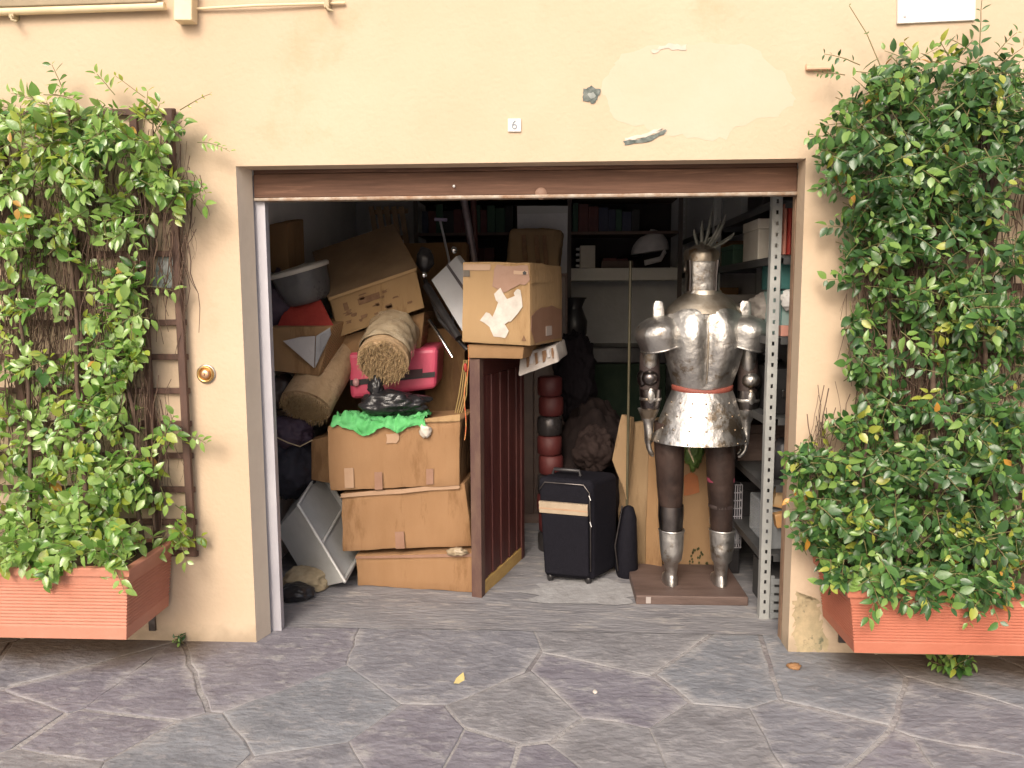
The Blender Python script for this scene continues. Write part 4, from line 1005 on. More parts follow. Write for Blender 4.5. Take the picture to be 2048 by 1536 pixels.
# dark cupboard behind
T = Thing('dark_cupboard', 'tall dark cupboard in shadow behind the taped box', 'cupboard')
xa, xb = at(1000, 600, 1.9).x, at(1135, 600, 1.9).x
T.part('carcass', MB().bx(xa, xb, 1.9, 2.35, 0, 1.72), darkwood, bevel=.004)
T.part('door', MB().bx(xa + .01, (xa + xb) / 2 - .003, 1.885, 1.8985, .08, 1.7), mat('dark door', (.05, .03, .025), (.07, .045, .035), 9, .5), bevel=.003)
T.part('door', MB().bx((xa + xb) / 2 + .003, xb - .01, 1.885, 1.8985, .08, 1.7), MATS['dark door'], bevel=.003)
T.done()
q = quad([(1012, 532), (1118, 530), (1128, 458), (1018, 455)], 1.95); dzz = 1.725 - min(q[0].z, q[1].z)
T = Thing('paper_sack', 'crumpled brown paper sack with dark stripes standing on the cupboard', 'sack')
T.part('sack', MB().hexa([V((p.x, p.y, max(p.z, 1.725))) if i > 1 else V((p.x, p.y, 1.725)) for i, p in enumerate(q)], V((0, .25, 0))), KRAFT, bevel=.03, seg=3, cut=.04, warp=.015, wsc=8)
for px in (1047, 1072, 1088): T.part('stripe', MB().hexa([at(px, 531, 1.925), at(px + 9, 531, 1.925), at(px + 4, 470, 1.925), at(px - 4, 470, 1.925)], V((0, .012, 0))), brownink)
T.done()
q = quad([(1036, 470), (1134, 462), (1136, 412), (1034, 412)], 2.32)
T = Thing('white_carton', 'white carton standing behind the brown paper sack at the back', 'box')
T.part('body', MB().hexa([V((q[0].x, 2.32, 1.725)), V((q[1].x, 2.32, 1.725)), q[2], q[3]], V((0, .3, 0))), mat('white carton', (.66, .66, .68), (.58, .58, .61), 6, .7), bevel=.005)
T.part('top_band', patch(q, rect(0, 1, .72, 1), .003), mat('grey band', (.50, .51, .52), None, 6, .7)); T.done()

# ------------------------------------------------------------------ back shelving
zs_ = at(1250, 548, 2.62).z
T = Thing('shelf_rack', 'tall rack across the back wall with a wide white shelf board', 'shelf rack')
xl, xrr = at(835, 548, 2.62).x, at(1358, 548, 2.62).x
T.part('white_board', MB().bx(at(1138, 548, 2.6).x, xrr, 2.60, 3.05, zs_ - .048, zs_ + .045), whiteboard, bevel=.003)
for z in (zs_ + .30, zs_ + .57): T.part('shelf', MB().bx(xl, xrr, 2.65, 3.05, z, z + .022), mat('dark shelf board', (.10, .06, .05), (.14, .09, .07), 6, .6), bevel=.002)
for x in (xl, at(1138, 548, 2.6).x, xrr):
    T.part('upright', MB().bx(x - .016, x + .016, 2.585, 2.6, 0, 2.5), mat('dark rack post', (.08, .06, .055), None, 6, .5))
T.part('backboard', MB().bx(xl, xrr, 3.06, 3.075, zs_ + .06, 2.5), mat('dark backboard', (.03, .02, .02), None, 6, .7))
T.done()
rb = random.Random(4)
def books(xa, xb, z, hmin, hmax, y, grp, dark=True, lab=''):
    x = xa; k = 0; ordn = ['first', 'second', 'third', 'fourth', 'fifth', 'sixth', 'seventh', 'eighth', 'ninth', 'tenth', 'eleventh', 'twelfth', 'thirteenth', 'fourteenth', 'fifteenth', 'sixteenth']
    tones = ['maroon', 'dark blue', 'black', 'tan', 'grey', 'green']
    while x < xb:
        w_ = rb.uniform(.04, .08); h = rb.uniform(hmin, hmax); mi = rb.choice([0, 0, 0, 1, 2, 2, 5] if dark else [0, 1, 2, 3, 4, 5])
        if x + w_ > xb: break
        T = Thing('book', '%s book, %s from the left in the row %s' % (tones[mi], ordn[k], lab), 'book', grp); k += 1
        T.part('cover', MB().bx(x, x + w_ - .002, y, y + .2, z, z + h), bookc[mi], bevel=.002)
        T.part('pages', MB().bx(x + .004, x + w_ - .006, y + .004, y + .198, z + h - .004, z + h + .0005), offwhite)
        T.done(); x += w_
books(xl + .03, at(1030, 500, 2.7).x, zs_ + .325, .16, .22, 2.69, 'books in shadow on the back rack left', lab='left of the white carton')
books(at(1145, 500, 2.7).x, at(1290, 500, 2.7).x, zs_ + .325, .14, .22, 2.69, 'books in shadow on the back rack upper right', lab='above the white shelf board')
books(xl + .03, at(990, 500, 2.7).x, zs_ + .05, .14, .2, 2.69, 'books in shadow on the back rack lower left', lab='left of the paper sack')
# on the white board
zb_ = zs_ + .047
T = Thing('white_canister', 'small yellowish white box standing on the white shelf board', 'box')
p = at(1172, 520, 2.64); T.part('body', MB().bx(p.x - .045, p.x + .07, 2.64, 2.8, zb_, zb_ + .17), offwhite, bevel=.004)
for i in range(4): T.part('ridge', MB().bx(p.x - .075, p.x - .047, 2.65, 2.75, zb_ + .01 + i * .042, zb_ + .028 + i * .042), white, bevel=.003)
T.done()
T = Thing('cap', 'white baseball cap with a dark underbrim lying on the white shelf board', 'cap')
c = at(1300, 500, 2.72); c.z = zb_ + .02
r0 = .145
rg_ = []
for i in range(10):
    t = i / 9 * math.pi / 2; rg_.append([V((c.x + r0 * math.cos(t) * math.cos(2 * math.pi * k / 28), c.y + r0 * math.cos(t) * .9 * math.sin(2 * math.pi * k / 28), c.z + .10 + .155 * math.sin(t) + .02 * math.cos(2 * math.pi * k / 28))) for k in range(28)])
T.part('crown', MB().rings(rg_, True, True), whitefab)
T.part('button', MB().blob(V((c.x, c.y, c.z + .258)), (.01, .01, .006), 2, 0), whitefab)
T.part('brim', MB().grid(16, 10, lambda u, v: V((c.x - .05 - .20 * v + .30 * (u - .5) * .15, c.y - .12 + .24 * u - .05 * v, c.z + .085 - .03 * v - .07 * (u - .5) ** 2))), mat('dark underbrim', (.03, .022, .022), None, 9, .7))
T.part('strap', MB().tube([V((c.x + .10, c.y - .10, c.z + .10)), V((c.x + .06, c.y - .15, c.z + .04)), V((c.x - .06, c.y - .17, c.z + .012))], .022, 8, flat=.4), whitefab)
T.done()
T = Thing('dark_tray', 'dark brown tray of small things on the white shelf board', 'tray')
p = at(1230, 528, 2.66); T.part('tray', MB().bx(p.x - .1, p.x + .14, 2.66, 2.85, zb_, zb_ + .055), darkwood, bevel=.004); T.part('lid', MB().bx(p.x - .09, p.x + .10, 2.67, 2.84, zb_ + .056, zb_ + .075), maroonb, bevel=.003); T.done()
# urn
c = at(1150, 700, 2.3); 
T = Thing('dark_urn', 'dark wide mouthed urn on a black chest in front of the back wall', 'urn')
zz = at(1150, 690, 2.3).z; zq = at(1150, 595, 2.3).z; H_ = zq - zz
T.part('body', MB().lathe([(.05, 0), (.06, .02), (.095, .25 * H_), (.10, .5 * H_), (.065, .75 * H_), (.06, .8 * H_), (.085, .97 * H_)], V((c.x - .01, 2.3, zz)), n=24), mat('dark glaze', (.02, .02, .022), (.035, .033, .035), 9, .35))
T.part('lip', MB().lathe([(.085, .97 * H_), (.095, H_ * .98), (.092, H_), (.07, H_)], V((c.x - .01, 2.3, zz)), n=24, cap=False), MATS['dark glaze']); T.done()
T = Thing('storage_chest', 'large black chest on the floor in front of the back wall', 'chest')
p = at(1240, 800, 2.15)
T.part('body', MB().bx(.25, .95, 2.1, 2.58, .02, zz - .12), darkgreen, bevel=.01)
T.part('lid', MB().bx(.245, .955, 2.095, 2.585, zz - .118, zz - .002), blackpl, bevel=.012)
for x in (.4, .8): T.part('latch', MB().bx(x - .02, x + .02, 2.085, 2.094, zz - .18, zz - .08), blacksteel)
T.done()
solo('draped_coat', 'dark coat heaped over things on the floor behind the suitcase', 'coat', MB().blob(V((.42, 1.55, .42)), (.24, .25, .50), 5, .2, 1.6, seed=41, ridge=.2, flatten=.008), mat('dark coat cloth', (.012, .009, .009), (.02, .014, .013), 9, .9, bump=.3, spec=.08))
solo('dark_fabric_bundle', 'black cloth bundle standing left of the hanging black pole', 'bundle', MB().blob(at(1150, 760, 1.75), (.13, .14, .30), 5, .15, 2, seed=42, ridge=.3), mat('black bundle cloth', (.011, .009, .011), None, 9, .9, bump=.3, spec=.08))
solo('brown_bundle', 'brown grey cloth bundle on the floor behind the suitcase', 'bundle', MB().blob(at(1190, 900, 1.25), (.12, .12, .14), 5, .25, 1.4, seed=43, ridge=.2), mat('brown grey cloth', (.018, .012, .011), (.030, .021, .019), 9, .9, bump=.3, spec=.08))
# stack of dark red tins
T = Thing('tin_stack', 'stack of dark red round tins behind the suitcase', 'tin stack')
p = fl(1105, 1040); p = V((at(1100, 900, 1.35).x, 1.35, 0))
zz0, zz1 = 0.0, at(1100, 752, 1.35).z
for i in range(9):
    h = (zz1 - zz0) / 9
    T.part('tin', MB().lathe([(.062, .002), (.074, .012), (.076, h * .5), (.074, h - .012), (.062, h - .002)], p + V((.006 * math.sin(i * 2), 0, i * h)), n=24), redtin if i % 3 else mat('dark grey tin', (.045, .04, .04), None, 9, .3, metal=.4))
T.done()

# ------------------------------------------------------------------ navy suitcase
qv = quad([(1086, 1158), (1186, 1172), (1184, 962), (1073, 953)], [.80, .745, .75, .80])
for p in qv[:2]: p.z = .03
vs_ = V((.155, .22, 0))
T = Thing('travel_suitcase', 'dark navy upright suitcase with a beige band on the garage floor', 'suitcase')
T.part('shell', MB().hexa(qv, vs_), navy, bevel=.03, seg=4)
T.part('front_pocket', MB().hexa([onq(qv, .06, .05, .024), onq(qv, .94, .05, .024), onq(qv, .94, .66, .024), onq(qv, .06, .66, .024)], V((.002, .023, 0))), navy, bevel=.012, seg=3)
T.part('band', patch(qv, rect(.03, .93, .66, .77), .028, .025), mat('tan band', (.32, .25, .17), (.38, .30, .21), 20, .8), bevel=.003)
T.part('band_shine', patch(qv, rect(.03, .93, .70, .715), .0292, .001), tapep)
T.part('zipper', MB().tube([onq(qv, .955, .10, .006), onq(qv, .965, .55, .006), onq(qv, .955, .88, .006), onq(qv, .85, .955, .006), onq(qv, .15, .955, .006), onq(qv, .045, .88, .006)], .004, 6), blacksteel)
for u, v in ((.95, .86), (.96, .60)): T.part('zip_pull', MB().tube([onq(qv, u, v, .014), onq(qv, u + .03, v - .045, .018)], .005, 6), chrome)
T.part('carry_handle', MB().tube([onq(qv, .25, 1.0, -.08) + V((0, 0, .002)), onq(qv, .27, 1.0, -.08) + V((0, 0, .03)), onq(qv, .73, 1.0, -.08) + V((.0, 0, .03)), onq(qv, .75, 1.0, -.08) + V((0, 0, .002))], .010, 8), blackpl)
for u, off in ((.12, -.03), (.88, -.03), (.15, -.24), (.88, -.24)):
    p = onq(qv, u, 0, off); T.part('wheel', MB().lathe([(.006, -.012), (.028, -.012), (.028, .012), (.006, .012)], V((p.x, p.y, .030)), V((1, .3, 0)), 16), blackpl)
T.done()
# black strapped folded thing beside
T = Thing('black_umbrella_bag', 'narrow black bag standing between the suitcase and the paper sack', 'bag')
c = at(1254, 1090, .88); T.part('bag', MB().loft([(c.x, .9, .006, .05, .05), (c.x, .9, .05, .065, .06), (c.x, .9, .22, .058, .055), (c.x + .006, .9, .34, .048, .045), (c.x + .008, .9, .40, .028, .03), (c.x + .010, .9, .41, .010, .012)], 20), navy)
T.part('strap', MB().tube([V((c.x - .05, .86, .05)), V((c.x - .07, .84, .2)), V((c.x - .03, .86, .42))], .005, 6), blacksteel); T.done()
# dark pole
pb = fl(1252, 1142); pt = at(1261, 522, pb.y)
solo('thin_pole', 'thin dark upright pole left of the suit of armour', 'pole', MB().tube([pb, V((pb.x + (pt.x - pb.x) * .5, pb.y, pt.z / 2)), pt], .0075, 8), mat('dark olive metal', (.06, .055, .03), (.10, .085, .05), 9, .4))
# kraft sack and printed carton behind the armour
q = quad([(1236, 1125), (1318, 1150), (1310, 838), (1238, 850)], [1.10, 1.02, 1.06, 1.14]); q[0].z = q[1].z = .01
T = Thing('paper_sheeting', 'tall folded tan cardboard sheet standing left of the armour legs', 'cardboard sheet')
T.part('sheet', MB().hexa(q, V((.06, .08, 0))), KRAFT, bevel=.01, cut=.06, warp=.014, wsc=6)
T.part('fold', MB().hexa([at(1224, 920, 1.0), at(1252, 1000, .98), at(1262, 836, 1.04), at(1244, 830, 1.05)], V((.02, .03, 0))), KRAFT, cut=.05, warp=.01)
T.part('side_flap', MB().hexa([at(1290, 1150, .97), at(1324, 1152, .93), at(1318, 880, .99), at(1298, 870, 1.0)], V((0, .015, 0))), CARDM, cut=.05, warp=.008)
T.done()
qp = quad([(1322, 1146), (1430, 1150), (1424, 905), (1322, 905)], .99); qp[0].z = qp[1].z = .006
T = Thing('cardboard_box', 'tall tan carton with orange stamp and dark tree print behind the armour legs', 'box', 'cardboard cartons piled in the garage')
T.part('body', MB().hexa(qp, V((.0, .3, 0))), CARDB, bevel=.006, cut=.08, warp=.004)
T.part('stamp', patch(qp, ragged(rect(.44, .72, .66, .82), 3, .02, 4), .007), orangeink)
rt_ = random.Random(5)
for i in range(26):
    v = rt_.uniform(.02, .20); half = .30 * (1 - v / .24); u = .66 + rt_.uniform(-half, half)
    T.part('printed_leaf', patch(qp, [(u - .02, v), (u, v - .012), (u + .022, v + .004), (u, v + .016)], .007), mat('dark olive ink', (.05, .05, .015), None, 30, .8, bump=0))
T.done()
T = Thing('green_bag', 'green bag drooping over the tan carton behind the armour legs', 'bag')
T.part('bag', MB().blob(at(1388, 905, .955), (.05, .035, .085), 4, .3, 2.4, seed=51, ridge=.4), mat('leaf green film', (.08, .16, .03), (.14, .22, .05), 9, .45)); T.done()

# ================================================================== SUIT OF ARMOUR (seen from behind)
YA = .66
def AX(px, py, y=YA): return at(px, py, y)
T = Thing('suit_of_armour', 'silver suit of armour seen from behind on a wooden plinth', 'suit of armour')
base0 = fl(1275, 1205).y
pl = [AX(1272, 1200, .50).x, AX(1497, 1200, .50).x]
T.part('plinth', MB().bx(pl[0], pl[1], .50, .98, .004, .052), darkwood, bevel=.006)
T.part('plinth_label', MB().bx(pl[0] + .05, pl[0] + .075, .497, .4995, .012, .046), mat('grey paper tag', (.34, .30, .28), None, 9, .8))
# legs: hose, greaves, sabatons
for (hx, kx, fx) in (((1338, 882), (1343, 1062), (1342, 1180)), ((1440, 882), (1444, 1062), (1441, 1182))):
    h, k, f_ = AX(*hx), AX(*kx), AX(*fx)
    z0 = .054
    def lerpx(z):
        return h.x + (k.x - h.x) * (h.z - z) / (h.z - k.z) if z > k.z else k.x + (f_.x - k.x) * (k.z - z) / (k.z - z0)
    zt = h.z + .10
    sec = [(h.x, YA, zt, .078, .085), (h.x, YA, h.z, .076, .085), (lerpx(.72), YA, .72, .073, .082), (lerpx(.60), YA + .005, .60, .068, .075), (lerpx(.50), YA + .008, .50, .062, .068), (k.x, YA + .008, k.z - .01, .055, .06)]
    sec = [s_ for s_ in sec]
    sec.sort(key=lambda s_: -s_[2])
    T.part('hose', MB().loft(sec, 24, fn=lambda p, a, z: p + V((math.cos(a), math.sin(a), 0)) * .004 * noise.noise(V((a * 2, z * 14, 1)))), brownhose)
    dz_ = k.z
    g = [(k.x, YA, dz_ + .008, .066, .064), (k.x, YA, dz_ - .02, .064, .063), (lerpx(dz_ - .09), YA - .006, dz_ - .09, .060, .062), (lerpx(dz_ - .15), YA - .004, dz_ - .15, .052, .056), (lerpx(.18), YA + .004, .17, .037, .044), (f_.x, YA + .006, .10, .031, .036), (f_.x, YA + .006, .062, .034, .040)]
    gr = T.part('greave', MB().loft(g, 28), steel)
    T.part('greave_rim', MB().lathe([(.0655, -.004), (.070, .0), (.0655, .006)], V((k.x, YA, dz_ + .006)), n=28, cap=False), steel, parent=gr)
    T.part('knee_cop', MB().blob(V((k.x, YA + .045, k.z + .045)), (.058, .05, .065), 3, .03), steel)
    T.part('sabaton', MB().loft([(f_.x, YA + .05, .054, .040, .095), (f_.x, YA + .05, .075, .040, .092), (f_.x, YA + .025, .10, .034, .06), (f_.x, YA + .01, .12, .030, .038)], 24), steel)
    if kx[0] < 1400:
        T.part('thigh_plate', MB().loft([(k.x - .005, YA + .004, k.z + .14, .066, .07), (k.x - .005, YA + .004, k.z + .08, .066, .072), (k.x - .003, YA + .004, k.z + .015, .06, .066)], 24, cap=False), blacksteel)
    else:
        T.part('thigh_strap', MB().lathe([(.069, -.012), (.071, -.008), (.071, .008), (.069, .012)], V((lerpx(.62), YA + .004, .62), ), n=28, cap=False), mat('magenta leather', (.22, .04, .07), None, 20, .5))
        T.part('thigh_strap', MB().lathe([(.064, -.01), (.066, -.007), (.066, .007), (.064, .01)], V((lerpx(.48), YA + .007, .48)), n=28, cap=False), MATS['dark leather'])
# torso
zN, zS, zW = AX(1405, 590).z, AX(1405, 625).z, AX(1405, 778).z
xc = AX(1406, 690).x
def sc(pxw): return pxw / 2 * (YA - CAM.y) / 1538
def groove(p, a, z):
    # back has two lobes with a furrow down the middle (camera side: a = -90 deg)
    s_ = math.exp(-((a - 1.5 * math.pi) / .16) ** 2); t = (z - zW) / (zS - zW)
    lob = math.exp(-((abs(a - 1.5 * math.pi) - .55) / .38) ** 2)
    k = max(0, min(1, t * 2.2)) * max(0, min(1, (1.12 - t) * 3))
    return p + V((0, .034 * s_ * k - .020 * lob * k, 0))
tor = [(xc, YA, zW - .01, sc(112), .10), (xc, YA, zW + .03, sc(118), .108), (xc, YA - .008, zW + .10, sc(136), .125), (xc, YA - .014, zW + .18, sc(150), .138), (xc, YA - .016, zW + .26, sc(156), .142),
       (xc, YA - .012, zW + .33, sc(156), .138), (xc, YA - .004, zS - .01, sc(150), .124), (xc, YA + .004, zS + .03, sc(134), .105), (xc, YA + .01, zS + .06, sc(108), .086), (xc, YA + .014, zN + .0, sc(74), .07)]
bp = T.part('backplate', MB().loft(tor, 56, fn=groove), steel)
T.part('center_ridge', MB().tube([V((xc, YA - .112, zW + .04)), V((xc, YA - .128, zW + .14)), V((xc, YA - .134, zW + .24)), V((xc, YA - .118, zS - .03))], [.004, .005, .005, .003], 6), steeld, parent=bp)
T.part('shoulder_plate', MB().loft([(xc, YA + .003, zS - .005, sc(152), .127), (xc, YA + .004, zS + .03, sc(138), .110), (xc, YA + .010, zS + .062, sc(112), .091), (xc, YA + .014, zN + .008, sc(76), .075)], 48, cap=False), steeld)
# gorget + helmet
T.part('gorget', MB().loft([(xc, YA + .014, zN - .02, sc(92), .085), (xc, YA + .014, zN + .008, sc(72), .078), (xc, YA + .014, zN + .022, sc(67), .076)], 36, cap=False), steeld)
zH = AX(1405, 497).z
hx = AX(1403, 540).x
def hel(p, a, z):
    s_ = math.exp(-((a - 1.5 * math.pi) / .62) ** 4)      # flattened back plate
    return p + V((0, .012 * s_, 0))
hs = [(hx, YA + .014, zN + .0, sc(60), .076), (hx, YA + .012, zN + .07, sc(59), .080), (hx, YA + .012, zN + .13, sc(61), .088), (hx, YA + .014, zN + .17, sc(64), .094), (hx, YA + .018, zN + .205, sc(62), .092), (hx, YA + .022, zH - .01, sc(48), .075), (hx, YA + .025, zH + .008, sc(22), .035), (hx, YA + .025, zH + .012, sc(4), .006)]
hm = T.part('helmet', MB().loft(hs, 40, fn=hel), steel)
T.part('helmet_band', MB().loft([(hx, YA + .014, zN + .165, sc(65.5), .097), (hx, YA + .015, zN + .20, sc(67), .099), (hx, YA + .018, zN + .222, sc(64), .094), (hx, YA + .022, zH - .004, sc(56), .082), (hx, YA + .025, zH + .016, sc(26), .04)], 40, cap=False, fn=lambda p, a, z: p + V((math.cos(a), math.sin(a), 0)) * .006 * noise.noise(V((a * 4, z * 40, 2)))), steeld, parent=hm)
for s_ in (-1, 1): T.part('side_strip', MB().loft([(hx + s_ * sc(50), YA - .028, zN + .02, .012, .03), (hx + s_ * sc(50), YA - .034, zN + .10, .012, .03), (hx + s_ * sc(54), YA - .038, zN + .172, .012, .03)], 16), blacksteel, parent=hm)
T.part('comb', MB().tube([V((hx, YA - .075, zN + .17)), V((hx, YA - .055, zH)), V((hx, YA + .02, zH + .022)), V((hx, YA + .09, zH - .01))], [.006, .010, .011, .006], 8), steeld, parent=hm)
for s_ in (-1, 1):
    T.part('visor_pivot', MB().lathe([(.018, 0), (.016, .008), (.006, .012)], V((hx + s_ * sc(58), YA + .03, zN + .13)), V((s_, 0, 0)), 16), steeld, parent=hm)
# plume of thin metal leaves
for i, (ox, hgt, lean) in enumerate(((-.012, .10, -.02), (.008, .14, .0), (.03, .19, .025), (.05, .14, .05), (.07, .17, .055), (.085, .08, .085), (.0, .06, .06))):
    b_ = V((hx + ox * .6, YA + .05, zH)); pts = [b_, b_ + V((lean * .3 + ox * .4, 0, hgt * .4)), b_ + V((lean * .7 + ox * .5, .01, hgt * .75)), b_ + V((lean + ox * .4, .0, hgt))]
    T.part('plume', MB().tube(pts, [.010, .013, .012, .004], 6, flat=.5), mat('dull green grey plume', (.10, .105, .09), (.24, .24, .22), 20, .6))
# belt (red, sagging in the middle)
bel = MB()
for k in range(48):
    pass
rgb = []
for zoff, out in ((-.014, .004), (-.012, .008), (.012, .008), (.014, .004)):
    rgb.append([V((xc + (sc(114) + out) * math.cos(2 * math.pi * k / 48), YA + (.102 + out) * math.sin(2 * math.pi * k / 48), zW + .002 + zoff + (-.018 * max(0, -math.sin(2 * math.pi * k / 48)) ** 3 + .008))) for k in range(48)])
T.part('belt', MB().rings(rgb, False, True), redleather)
# skirt of overlapping lames
ztop_, zbot = zW - .004, AX(1400, 880).z
nl_ = 4
for i in range(nl_):
    t0, t1 = i / nl_, (i + 1) / nl_ + .05
    def wd(t): return (sc(118) + (sc(186) - sc(118)) * min(1.02, t) ** .9, .105 + (.20 - .105) * min(1.02, t) ** .9)
    z0_, z1_ = ztop_ + (zbot - ztop_) * t0, ztop_ + (zbot - ztop_) * min(1, t1)
    w0, w1 = wd(t0), wd(min(1, t1)); o_ = .002 + .0007 * i
    xo0 = xc + (AX(1398, 830).x - xc) * t0; xo1 = xc + (AX(1398, 830).x - xc) * t1
    T.part('skirt_lame', MB().loft([(xo0, YA, z0_, w0[0] + o_, w0[1] + o_), (xo0, YA, z0_ * .5 + z1_ * .5, (w0[0] + w1[0]) / 2 + o_, (w0[1] + w1[1]) / 2 + o_), (xo1, YA, z1_ + .0005, w1[0] + o_, w1[1] + o_)], 52, cap=False), steel)
for i in range(nl_):
    zz_ = ztop_ + (zbot - ztop_) * (i + .86) / nl_; t_ = (i + .86) / nl_
    for k in range(7):
        an = 1.5 * math.pi + (k - 3) * .38; wx, wy = wd(t_)
        T.part('rivet', MB().lathe([(.0055, -.001), (.005, .003), (.002, .0045)], V((xc + (AX(1398, 830).x - xc) * t_ + (wx +   .002 + .0007 * i) * math.cos(an), YA + (wy +   .002 + .0007 * i) * math.sin(an), zz_)), V((math.cos(an), math.sin(an), .2)), 8), steeld)
T.part('tabard_strip', MB().tube([AX(1375, 876, .60), AX(1378, 900, .60), AX(1388, 925, .61)], [.008, .010, .003], 6, flat=.4), beige)
# arms
for sgn, P_ in ((-1, dict(sh=(1316, 660), up=(1300, 700), el=(1300, 755), fo=(1301, 795), wr=(1297, 840), hd=(1297, 870))),
                (1, dict(sh=(1492, 658), up=(1497, 705), el=(1498, 760), fo=(1496, 798), wr=(1491, 842), hd=(1490, 872)))):
    sh, u_, e_, fo_, wr_, hd = [AX(*P_[k]) for k in ('sh', 'up', 'el', 'fo', 'wr', 'hd')]
    # pauldron: domed shell tilted outwards, wide over the shoulder
    rg_ = []; tl_ = Matrix.Rotation(sgn * R(14), 3, 'Y')
    for i in range(13):
        t = i / 12; ph = min(t * 1.35, 1) * R(90); rad = math.sin(ph) * (1 - .14 * max(0, t - .74) / .26); hz = math.cos(ph) * .078 - max(0, t - .74) * .30
        rg_.append([sh + V((sgn * .004, 0, -.006)) + tl_ @ V((.120 * rad * math.cos(2 * math.pi * k / 36), .132 * rad * math.sin(2 * math.pi * k / 36) - .022, hz - .016 * t * math.sin(2 * math.pi * k / 36) * -1 * (1 if math.sin(2 * math.pi * k / 36) < 0 else 0))) for k in range(36)])
    pd = T.part('pauldron', MB().rings(rg_[::-1], False, True), steel)
    last = rg_[-1]; T.part('pauldron_rim', MB().tube(last + [last[0]], .005, 6, cap=False), steel, parent=pd)
    tb = AX(1316 if sgn < 0 else 1489, 630, YA - .02)
    T.part('shoulder_guard', MB().loft([(tb.x, YA - .03, tb.z - .03, .030, .012), (tb.x, YA - .03, tb.z + .03, .029, .011), (tb.x, YA - .03, tb.z + .058, .027, .009), (tb.x, YA - .03, tb.z + .070, .018, .006)], 20, power=3), steel, parent=pd)
    T.part('sleeve', MB().tube([sh + V((0, .01, -.02)), u_ + V((0, .02, 0)), e_ + V((0, .02, 0)), wr_ + V((0, .015, 0))], [.052, .048, .054, .036], 14), MATS['dark leather'])
    T.part('upper_cannon', MB().loft([(u_.x, YA, u_.z + .05, .040, .042), (u_.x, YA, u_.z - .02, .039, .041), (u_.x, YA, u_.z - .075, .036, .038), (u_.x, YA, u_.z - .095, .026, .03)], 24, cap=False), steel)
    T.part('elbow_cop', MB().blob(V((e_.x + sgn * .004, YA - .022, e_.z)), (.045, .044, .040), 3, .03), steel if sgn > 0 else blacksteel)
    T.part('elbow_wing', MB().blob(V((e_.x + sgn * .035, YA + .012, e_.z - .005)), (.030, .050, .048), 3, .02), blacksteel)
    T.part('lower_cannon', MB().loft([(fo_.x, YA, fo_.z + .045, .054, .056), (fo_.x, YA, fo_.z - .02, .053, .055), (fo_.x, YA, fo_.z - .05, .047, .049), (wr_.x, YA, wr_.z + .03, .034, .036)], 24, cap=False), blacksteel)
    T.part('forearm_strap', MB().lathe([(.055, -.008), (.057, -.005), (.057, .005), (.055, .008)], V((fo_.x, YA, fo_.z - .005)), n=24, cap=False), steel)
    T.part('forearm_plate', MB().blob(V((fo_.x + sgn * .004, YA - .044, fo_.z + .012)), (.022, .016, .045), 3, .02), steel)
    ga = T.part('gauntlet', MB().loft([(wr_.x, YA + .0, wr_.z + .06, .056, .054), (wr_.x, YA, wr_.z + .02, .040, .040), (wr_.x, YA, wr_.z - .01, .027, .024), (hd.x, YA + .004, hd.z + .015, .022, .042), (hd.x, YA + .008, hd.z - .035, .019, .043), (hd.x, YA + .008, hd.z - .05, .014, .038)], 24), steel)
    for k in range(4):
        fy = YA - .026 + .023 * k; ln = (.052, .066, .070, .060)[k]
        p0 = V((hd.x, fy, hd.z - .045))
        T.part('finger', MB().tube([p0, p0 + V((-sgn * .004, 0, -ln * .45)), p0 + V((-sgn * .014, .002, -ln * .8)), p0 + V((-sgn * .026, .003, -ln))], [.0105, .0105, .0095, .006], 8), steel, parent=ga)
    p0 = V((hd.x - sgn * .006, YA + .045, hd.z + .008))
    T.part('thumb', MB().tube([p0, p0 + V((-sgn * .012, .018, -.028)), p0 + V((-sgn * .022, .022, -.056))], [.012, .011, .007], 8), steel, parent=ga)
T.done()

# ------------------------------------------------------------------ perforated steel shelving along the right wall
xp = 1.158; ys = (.345, 1.63, 2.86)
levels = [1.99, 1.735, 1.366, .985, .66, .32]
T = Thing('steel_shelving', 'grey perforated steel shelving standing along the right wall', 'shelving')
def post(x, y):
    mb = MB(); wdt = .046; t = .003; pitch = .05; z = 0.0; ztop2 = 2.42
    # front plate with slots: two edge strips joined by cross pieces
    mb.bx(x, x + .018, y, y + t, 0, ztop2); mb.bx(x + .029, x + wdt, y, y + t, 0, ztop2)
    n = int(ztop2 / pitch)
    for i in range(n + 1):
        z = i * pitch; mb.bx(x + .018, x + .029, y, y + t, z, min(ztop2, z + .032))
    mb.bx(x, x + t, y + t, y + .04, 0, ztop2)
    return mb
for y in ys: T.part('post', post(xp, y), greyshelf)
for y in ys: T.part('post', MB().bx(1.43, 1.46, y, y + .03, 0, 2.42), greyshelf)
for z in levels:
    for k in range(2):
        sh_ = T.part('shelf', MB().bx(xp + .004, 1.455, ys[k] + .006, ys[k + 1] - .002, z, z + .006).bx(xp + .0045, xp + .007, ys[k] + .045, ys[k + 1] - .004, z - .030, z - .0005).bx(xp + .06, 1.455, ys[k] + .0062, ys[k] + .009, z - .030, z - .0005), mat('dark shelf steel', (.055, .057, .057), (.09, .09, .09), 9, .5, metal=.3))
T.done()
def put(name, label, cat, mb, mats, group=None, **kw): return solo(name, label, cat, mb, mats, group, **kw)
X0 = xp + .06
